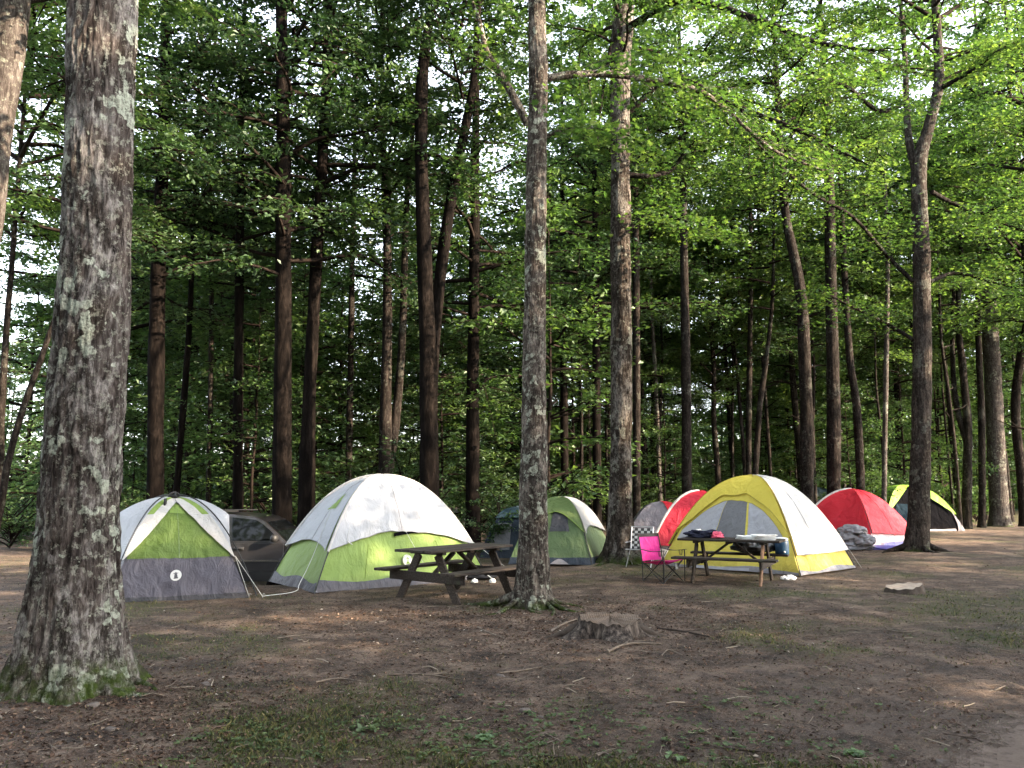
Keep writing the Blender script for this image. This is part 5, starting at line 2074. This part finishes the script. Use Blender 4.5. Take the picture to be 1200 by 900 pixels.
p = ont(-.52, 0.02)
crumple('clothes_heap', 'heap of dark navy clothes on the left half of the right picnic table', 'clothes', p.x, p.y, p.z, (.27, .20, .085),
        simple('cloth_navy', (.014, .016, .032), .85, .2, var=.3), 51, .45)
p = ont(-.26, -.05)
crumple('pink_towel', 'pink towel beside the navy clothes on the right picnic table', 'towel', p.x, p.y, p.z, (.10, .10, .08),
        simple('cloth_pink', (.60, .10, .16), .85, .2), 52, .4)
p = ont(-.62, .12, .75)
crumple('white_cloth', 'white cloth at the far left end of the right picnic table', 'cloth', p.x - .05, p.y, p.z, (.08, .08, .09), M['sil'], 53, .4)
for k, (x_, y_, w_, d_, n_) in enumerate([(.30, .02, .34, .26, 3), (.62, -.05, .36, .24, 4)]):
    t = thing('paper_stack', ['loose stack of white paper plates and napkins in the middle of the right picnic table',
                              'taller stack of white paper at the right end of the right picnic table'][k], 'paper', ont(x_, y_), tb2.rotation_euler.z + .1 * k)
    for q in range(n_):
        acc = Acc()
        nu = 9
        uu, vv = np.meshgrid(np.linspace(-.5, .5, nu), np.linspace(-.5, .5, nu))
        zt = .012 + q * .021 + .010 * vnoise(np.stack([uu * 4, vv * 4, uu * 0 + q + k * 7], -1), 3)
        P0 = np.stack([uu * w_, vv * d_, zt], -1).reshape(-1, 3)
        P1 = P0 - [0, 0, .014]
        i = np.arange(nu - 1)[:, None]
        j = np.arange(nu - 1)[None]
        f = np.stack([i * nu + j, i * nu + j + 1, (i + 1) * nu + j + 1, (i + 1) * nu + j], -1).reshape(-1, 4)
        ca_, sa_ = math.cos(.15 * q), math.sin(.15 * q)
        Rm_ = np.array([[ca_, -sa_, 0], [sa_, ca_, 0], [0, 0, 1]])
        acc.add(P0 @ Rm_.T, f)
        acc.add(P1 @ Rm_.T, f[:, ::-1])
        ed = np.concatenate([np.arange(nu), np.arange(nu) * nu + nu - 1, np.arange(nu)[::-1] + nu * (nu - 1), (np.arange(nu) * nu)[::-1]])
        for a_, b_ in zip(ed[:-1], ed[1:]):
            if a_ != b_:
                acc.add(np.array([P0[a_], P0[b_], P1[b_], P1[a_]]) @ Rm_.T, [(0, 1, 2, 3)])
        obj('sheet', acc, M['sil'], t, smooth=False)
# trash bag on the far bench, blue water jug at its end
p = ont(.30, .68, .455)
crumple('trash_bag', 'full black bin bag sitting on the far bench of the right picnic table', 'bin bag', p.x, p.y, p.z, (.36, .19, .23),
        simple('bin_bag', (.010, .010, .011), .28, .5), 54, .3)
p = ont(.82, .68, .455)
t = thing('water_jug', 'dark blue water jug with pale lid on the far bench of the right picnic table', 'jug', p)
acc = Acc()
tube(acc, [(0, 0, 0), (0, 0, .02), (0, 0, .20), (0, 0, .23)], [.10, .115, .115, .10], 20, 8)
obj('jug_body', acc, simple('jug_blue', (.012, .05, .10), .4, .5), t)
acc = Acc()
tube(acc, [(0, 0, .232), (0, 0, .265), (0, 0, .28)], [.105, .105, .05], 20, 6)
obj('lid', acc, M['sil'], t)
acc = Acc()
acc.box((0, -.125, .045), (.03, .03, .03), None, 0, .006)
obj('spout', acc, M['sil'], t)
g = gp(924, 680)
crumple('crumpled_paper', 'crumpled white paper lying by the front corner of the yellow tent', 'litter', g.x, g.y, ghs(g.x, g.y), (.11, .08, .05), M['sil'], 55, .5)
g = gp(556, 683)
t = thing('duffel_bag', 'black duffel bag with pale strap lying under the right end of the left picnic table', 'bag', (g.x + .05, g.y + .4, ghs(g.x, g.y)))
crumple('bag_body', None, None, 0, 0, 0, (.30, .16, .13), simple('bag_black', (.012, .012, .014), .7, .3), 56, .2, t)
rope(t, [(-.2, -.14, .06), (0, -.16, .17), (.22, -.15, .04)], 'strap', .012, mat=M['sil'])
for k, (px, py) in enumerate([(577, 664), (556, 668)]):
    g = at(px, py, 13.2)
    crumple('white_cup', ['white crumpled bag behind the right end of the left picnic table', 'small white wrapper behind the left picnic table'][k], 'litter',
            g.x, g.y, ghs(g.x, g.y), (.05, .04, .05), M['sil'], 60 + k, .3)


# ------------------------------------------------------------------ pink camp chair
def rod(acc, a_, b_, r=.010, mat=0):
    tube(acc, [a_, b_], [r, r], 8, 2, mat)


g = gp(775, 683)
t = thing('camp_chair', 'bright pink folding camp chair with black arms, beside the right picnic table', 'camp chair',
          (g.x + .06, g.y + .12, ghs(g.x, g.y)), rad(38))
t.scale = (.88, .88, .84)
# local: seat opens towards -y
W_, D_, SH = .29, .25, .42
M['pink'] = fabric('fabric_pink', (.80, .045, .32), .2, wr=.4)
M['frame'] = simple('frame_black', (.012, .012, .013), .35, .5)
fr, fl, br, bl = (W_, -D_, 0), (-W_, -D_, 0), (W_, D_, 0), (-W_, D_, 0)
for (a_, b_) in [((fl), (W_, -D_ - .0, SH + .02)), ((fr), (-W_, -D_ + .02, SH + .02)), ((bl), (W_, D_ + .02, SH - .04)), ((br), (-W_, D_, SH - .04)),
                 (fl, (-W_, D_ + .02, SH - .04)), (bl, (-W_, -D_ + .02, SH + .02)), (fr, (W_ + .01, D_, SH - .04)), (br, (W_ + .01, -D_ + .02, SH + .02))]:
    acc = Acc()
    rod(acc, a_, b_, .009)
    obj('leg', acc, M['frame'], t)
for s in (-1, 1):
    acc = Acc()
    tube(acc, [(s * W_, D_, 0.02), (s * W_, D_ + .02, SH), (s * (W_ - .01), D_ + .11, .92)], [.011, .011], 8, 14)
    obj('back_pole', acc, M['frame'], t)
    acc = Acc()
    tube(acc, [(s * W_, -D_ - .03, SH + .20), (s * W_, -D_ - .02, 0.02)], [.010, .010], 8, 4)
    obj('arm_post', acc, M['frame'], t)
    acc = Acc()
    nu = 12
    yy_ = np.linspace(-D_ - .06, D_ + .06, nu)
    for q in range(nu - 1):
        z0_ = SH + .21 - .035 * math.sin((q) / (nu - 1) * PI)
        z1_ = SH + .21 - .035 * math.sin((q + 1) / (nu - 1) * PI)
        acc.bar((s * W_, yy_[q], z0_), (s * W_, yy_[q + 1] + .003, z1_), .07, .008)
    obj('armrest', acc, M['frame'], t, smooth=False)
for s in (-1, 1):
    acc = Acc()
    a_ = np.linspace(0, 2 * PI, 13)
    for q in range(12):
        rod(acc, (s * W_ + .045 * math.cos(a_[q]), -D_ + .06 + .045 * math.sin(a_[q]), SH + .19), (s * W_ + .045 * math.cos(a_[q + 1]), -D_ + .06 + .045 * math.sin(a_[q + 1]), SH + .19), .004)
        if q % 2 == 0:
            rod(acc, (s * W_ + .045 * math.cos(a_[q]), -D_ + .06 + .045 * math.sin(a_[q]), SH + .19), (s * W_ + .02 * math.cos(a_[q]), -D_ + .06 + .02 * math.sin(a_[q]), SH + .09), .003)
    obj('cup_holder', acc, M['frame'], t)
acc = Acc()
nu = 22
uu, vv = np.meshgrid(np.linspace(-1, 1, nu), np.linspace(-1, 1, nu))
zz = SH - .01 - .075 * (1 - uu ** 2) * (1 - (vv * .8) ** 2) - .03 * vv + .01 * vnoise(np.stack([uu * 3, vv * 3, uu * 0], -1), 4)
P = np.stack([uu * (W_ - .005), vv * (D_ + .02), zz], -1).reshape(-1, 3)
i = np.arange(nu - 1)[:, None]
j = np.arange(nu - 1)[None]
f = np.stack([i * nu + j, i * nu + j + 1, (i + 1) * nu + j + 1, (i + 1) * nu + j], -1).reshape(-1, 4)
acc.add(P, f)
acc.add(P - [0, 0, .006], f[:, ::-1])
obj('seat', acc, M['pink'], t)
acc = Acc()
yb = D_ + .03 + .08 * (vv + 1) / 2 + .05 * (1 - uu ** 2) + .012 * vnoise(np.stack([uu * 2.5, vv * 3, uu * 0 + 4], -1), 8)
P = np.stack([uu * (W_ - .015), yb, SH - .03 + (vv + 1) / 2 * .46], -1).reshape(-1, 3)
acc.add(P, f)
acc.add(P + [0, .006, 0], f[:, ::-1])
obj('backrest', acc, M['pink'], t)
acc = Acc()
P = np.stack([uu * (W_ - .012), yb * 0 + D_ + .112 + .05 * (1 - uu ** 2), SH + .425 + (vv + 1) / 2 * .075], -1).reshape(-1, 3)
acc.add(P, f)
acc.add(P + [0, .012, 0], f[:, ::-1])
obj('head_band', acc, M['frame'], t)
acc = Acc()
acc.box((.06, -D_ - .03, SH - .10), (.07, .006, .12), None, 0, .002)
obj('care_tag', acc, M['sil'], t)

# aluminium lawn chair with checked webbing
g = at(752, 660, 15.6)
t = thing('lawn_chair', 'aluminium folding chair with black and white checked webbing behind the pink chair', 'lawn chair',
          (g.x + .02, 15.8, ghs(g.x, 15.8)), rad(-22))
t.scale = (.82, .82, .80)
M['alu'] = simple('aluminium', (.60, .60, .62), .3, .5, metal=.9, var=.05)
acc = Acc()
tube(acc, [(-.26, .1, .40), (-.26, .22, .9), (-.22, .235, .95), (.22, .235, .95), (.26, .22, .9), (.26, .1, .40)], [.012, .012], 8, 40)
obj('back_frame', acc, M['alu'], t)
acc = Acc()
tube(acc, [(-.26, .15, .40), (-.27, -.33, .44), (-.22, -.36, .44), (.22, -.36, .44), (.27, -.33, .44), (.26, .15, .40)], [.012, .012], 8, 40)
obj('seat_frame', acc, M['alu'], t)
for s in (-1, 1):
    acc = Acc()
    tube(acc, [(s * .27, -.30, .43), (s * .28, .30, .02)], [.011, .011], 8, 6)
    obj('leg', acc, M['alu'], t)
    acc = Acc()
    tube(acc, [(s * .28, .12, .42), (s * .29, -.30, .02)], [.011, .011], 8, 6)
    obj('leg', acc, M['alu'], t)
    acc = Acc()
    acc.box((s * .285, -.08, .60), (.045, .42, .022), None, 0, .006)
    obj('armrest', acc, M['alu'], t)
# woven webbing: alternating squares standing proud of each other
acc = Acc()
for r_ in range(8):
    for c_ in range(7):
        x_ = -.225 + c_ * .075
        s0 = (r_ + .5) / 8
        y_ = .11 + .12 * s0
        z_ = .42 + .5 * s0
        k = (r_ + c_) % 2
        Mx = Matrix.Rotation(-math.atan2(.12, .5), 3, 'X')
        acc.box((x_, y_ - (.004 if k else 0), z_), (.066 if k else .074, .004, .056 if k else .064), Mx, k, 0)
obj('webbing', acc, [simple('web_black', (.035, .035, .035), .8), simple('web_white', (.40, .40, .39), .7)], t, smooth=False)
acc = Acc()
for r_ in range(7):
    for c_ in range(7):
        k = (r_ + c_) % 2
        acc.box((-.225 + c_ * .075, -.30 + r_ * .066, .425 + (.004 if k else 0)), (.07, .062, .004), None, 0, 0)
obj('seat_webbing', acc, [simple('web_black2', (.02, .02, .02), .8)], t, smooth=False)

# ------------------------------------------------------------------ car
cx_, cy_ = -5.48, 16.75
t = thing('parked_car', 'dark grey sport utility car parked between the grey tent and the white tent', 'car',
          (cx_, cy_, ghs(cx_, cy_) + .0))
m, nt, out = newmat('car_paint')
c = mix(nt, noise(nt, coords(nt), 2, 4), (.028, .0275, .030), (.042, .040, .043))
c = mix(nt, mth(nt, 'MULTIPLY', ramp(nt, noise(nt, coords(nt, (1, 1, .6)), 6, 6, .7), [(.5, 0.0), (.7, 1.0)]), .12), c, (.085, .082, .08))
princ(nt, out, c, .28, None, .5, .45, Coat_Weight=.6)
M['paint'] = m
M['glass'] = simple('dark_glass', (.004, .005, .006), .03, .28, var=.1)
M['plastic'] = simple('black_plastic', (.018, .018, .019), .55, .4)
M['chrome'] = simple('chrome', (.6, .6, .6), .18, .5, metal=1, var=.05)


def hw(x_, z_):
    w = .905
    if z_ > 1.06:
        w = .895 - (z_ - 1.06) / .60 * .21
    elif z_ < .45:
        w = .88
    if x_ > 1.7:
        w -= (x_ - 1.7) ** 1.6 * .22
    if x_ < -1.9:
        w -= (-1.9 - x_) ** 1.6 * .3
    return w


def loft(acc, prof, mat=0):
    prof = [prof[i] for i in range(len(prof))]
    n = len(prof)
    A = np.array([(x_, -hw(x_, z_), z_) for x_, z_ in prof])
    B = A * [1, -1, 1]
    acc.add(A, np.arange(n)[None], mat)
    acc.add(B, np.arange(n)[::-1][None], mat)
    # rounded shoulders: three strips across
    for k in range(n):
        q = (k + 1) % n
        acc.add([A[k], B[k], B[q], A[q]], [(0, 1, 2, 3)], mat)


acc = Acc()
loft(acc, [(-2.2, .42), (2.15, .38), (2.28, .55), (2.26, .80), (2.12, .98), (1.75, 1.06), (1.05, 1.12), (.7, 1.10), (-2.0, 1.10), (-2.22, 1.02), (-2.27, .7)])
o = obj('body', acc, M['paint'], t, smooth=False)
bv = o.modifiers.new('bevel', 'BEVEL')
bv.width = .05
bv.segments = 3
bv.limit_method = 'ANGLE'
bv.angle_limit = rad(25)
acc = Acc()
loft(acc, [(-2.08, 1.085), (1.08, 1.085), (.83, 1.30), (.58, 1.50), (.40, 1.585), (-.2, 1.655), (-1.2, 1.65), (-1.75, 1.60), (-1.98, 1.35)])
o = obj('roof', acc, M['paint'], t, smooth=False)
bv = o.modifiers.new('bevel', 'BEVEL')
bv.width = .035
bv.segments = 3
bv.limit_method = 'ANGLE'
bv.angle_limit = rad(20)


def side_poly(acc, pts, off, s, mat=0, th=.006):
    A = np.array([(x_, s * (hw(x_, z_) + off), z_) for x_, z_ in pts])
    B = np.array([(x_, s * (hw(x_, z_) + off - th), z_) for x_, z_ in pts])
    n = len(pts)
    acc.add(A, (np.arange(n) if s < 0 else np.arange(n)[::-1])[None], mat)
    for k in range(n):
        q = (k + 1) % n
        acc.add([A[k], A[q], B[q], B[k]], [(0, 1, 2, 3)], mat)


for s in (-1, 1):
    for nm, pts in [('side_window', [(.0, 1.14), (.92, 1.14), (.74, 1.31), (.54, 1.46), (.40, 1.535), (-.07, 1.585)]),
                    ('side_window', [(-1.0, 1.14), (-.13, 1.14), (-.19, 1.57), (-.45, 1.585), (-.92, 1.58)]),
                    ('side_window', [(-1.85, 1.16), (-1.10, 1.14), (-1.02, 1.58), (-1.45, 1.565), (-1.70, 1.50)])]:
        acc = Acc()
        side_poly(acc, pts, .012, s)
        obj(nm, acc, M['glass'], t, smooth=False)
    for pts in [[(-.02, .56), (1.0, .56), (1.03, .80), (1.01, 1.085), (-.06, 1.085)], [(-1.05, .56), (-.05, .56), (-.09, 1.085), (-1.2, 1.085), (-1.22, .85)]]:
        acc = Acc()
        side_poly(acc, pts, .022, s, 0, .02)
        d_ = obj('door', acc, M['paint'], t, smooth=False)
        acc = Acc()
        xh = pts[0][0] + (.16 if pts[0][0] > -.5 else .12)
        acc.box((xh, s * (hw(0, .98) + .028), .985), (.22, .014, .07), None, 0, .006)
        acc.box((xh, s * (hw(0, .98) + .050), .99), (.19, .02, .025), None, 0, .008)
        obj('handle', acc, M['plastic'], d_)
    acc = Acc()
    side_poly(acc, [(-1.15, .74), (1.0, .74), (1.0, .775), (-1.15, .775)], .036, s, 0, .02)
    obj('side_moulding', acc, M['chrome'], t, smooth=False)
    acc = Acc()
    side_poly(acc, [(-1.25, .36), (1.08, .36), (1.08, .55), (-1.25, .55)], .028, s, 0, .03)
    obj('sill_cladding', acc, M['plastic'], t, smooth=False)
    acc = Acc()
    acc.box((.86, s * 1.02, 1.19), (.13, .20, .15), None, 0, .04)
    acc.box((.86, s * .91, 1.15), (.06, .08, .04), None, 0, .01)
    obj('wing_mirror', acc, M['plastic'], t)
    acc = Acc()
    acc.box((-.85, s * .60, 1.70), (1.7, .03, .03), None, 0, .01)
    obj('roof_rail', acc, M['plastic'], t)
    acc = Acc()
    acc.box((2.12, s * .66, .83), (.22, .30, .16), None, 0, .04)
    obj('headlight', acc, simple('lens', (.5, .5, .52), .15, .6), t)
    for wx in (-1.38, 1.42):
        acc = Acc()
        a_ = np.linspace(0, 2 * PI, 33)
        pr = [(.20, .0), (.20, .10), (.335, .11), (.345, .09), (.345, -.11), (.335, -.12), (.2, -.12)]
        # arch lining
        q_ = [(wx + .41 * math.cos(k_), .36 + .41 * math.sin(k_)) for k_ in np.linspace(-.2, PI + .2, 24)]
        side_poly(acc, q_, .016, s, 0, .03)
        obj('wheel_arch', acc, M['plastic'], t, smooth=False)
        w_ = put('wheel', None, t)
        acc = Acc()
        ring = []
        for (r_, dy) in [(.22, .10), (.30, .125), (.34, .11), (.355, .07), (.355, -.07), (.34, -.11), (.22, -.10)]:
            ring.append(np.stack([wx + r_ * np.cos(a_[:-1]), np.full(32, s * (.84) - s * -dy), .355 + r_ * np.sin(a_[:-1])], -1))
        V = np.concatenate(ring)
        i = np.arange(6)[:, None]
        j = np.arange(32)[None]
        f = np.stack([i * 32 + j, i * 32 + (j + 1) % 32, (i + 1) * 32 + (j + 1) % 32, (i + 1) * 32 + j], -1).reshape(-1, 4)
        acc.add(V, f)
        obj('tyre', acc, M['plastic'], w_)
        acc = Acc()
        for k_ in range(5):
            q = k_ / 5 * 2 * PI
            acc.bar((wx, s * .925, .355), (wx + .21 * math.cos(q), s * .925, .355 + .21 * math.sin(q)), .02, .06, (math.cos(q + 1.57), 0, math.sin(q + 1.57)), 0, .005)
        tube(acc, [(wx, s * .90, .355), (wx, s * .915, .355)], [.225, .225], 28, 2)
        obj('rim', acc, simple('rim', (.28, .28, .29), .35, .5, metal=.8), w_)
acc = Acc()
acc.box((2.27, 0, .62), (.08, 1.1, .22), None, 0, .02)
obj('grille', acc, M['plastic'], t)
acc = Acc()
A = np.array([(1.052, -.80, 1.11), (1.052, .80, 1.11), (.60, .66, 1.485), (.60, -.66, 1.485)]) + [.012, 0, .012]
acc.add(A, [(0, 1, 2, 3)])
obj('windscreen', acc, M['glass'], t, smooth=False)
acc = Acc()
A = np.array([(-2.075, -.75, 1.15), (-2.075, .75, 1.15), (-1.83, .62, 1.52), (-1.83, -.62, 1.52)]) + [-.02, 0, .01]
acc.add(A, [(3, 2, 1, 0)])
obj('rear_window', acc, M['glass'], t, smooth=False)

# ------------------------------------------------------------------ camera, light, world
cam = bpy.data.cameras.new('Camera')
co = bpy.data.objects.new('Camera', cam)
C.objects.link(co)
co.location = (0, 0, CH)
co.rotation_euler = (rad(90) + PT, 0, 0)
cam.sensor_width = 36
cam.lens = 933 / 1200 * 36
cam.clip_end = 2000
cam.clip_start = .05
S.camera = co

SUN_AZ = Vector((.92, -.38))      # towards the sun, on the ground
EL = rad(21)
sd = Vector((SUN_AZ.x, SUN_AZ.y, 0)).normalized() * math.cos(EL) + Vector((0, 0, math.sin(EL)))
sl = bpy.data.lights.new('sun', 'SUN')
sl.energy = 5.0
sl.angle = rad(.53)
sl.color = (1.0, .80, .58)
so = bpy.data.objects.new('sun', sl)
C.objects.link(so)
so.rotation_euler = sd.to_track_quat('Z', 'Y').to_euler()
so.location = (30, -12, 20)

w = bpy.data.worlds.new('World')
S.world = w
w.use_nodes = True
nt = w.node_tree
bg = nt.nodes['Background']
sk = nt.nodes.new('ShaderNodeTexSky')
sk.sky_type = 'NISHITA'
sk.sun_disc = False
sk.sun_elevation = EL
sk.sun_rotation = math.atan2(sd.x, sd.y)
sk.altitude = 300
sk.air_density = 1.0
sk.dust_density = 2.0
sk.ozone_density = 1.5
# sky desaturated and brightened towards an overexposed white
hs = nt.nodes.new('ShaderNodeHueSaturation')
hs.inputs['Saturation'].default_value = .38
hs.inputs['Value'].default_value = 1.35
nt.links.new(sk.outputs[0], hs.inputs['Color'])
nt.links.new(hs.outputs[0], bg.inputs['Color'])
bg.inputs['Strength'].default_value = .15

S.view_settings.view_transform = 'Standard'
S.view_settings.look = 'None'
S.view_settings.exposure = 2.75
S.view_settings.gamma = 1
S.view_settings.use_curve_mapping = False
S.render.engine = 'CYCLES'
cy = S.cycles
cy.use_denoising = True
cy.max_bounces = 7
cy.diffuse_bounces = 4
cy.transmission_bounces = 5
cy.glossy_bounces = 2
cy.transparent_max_bounces = 4
cy.sample_clamp_indirect = 6
cy.use_adaptive_sampling = True
cy.adaptive_threshold = .02
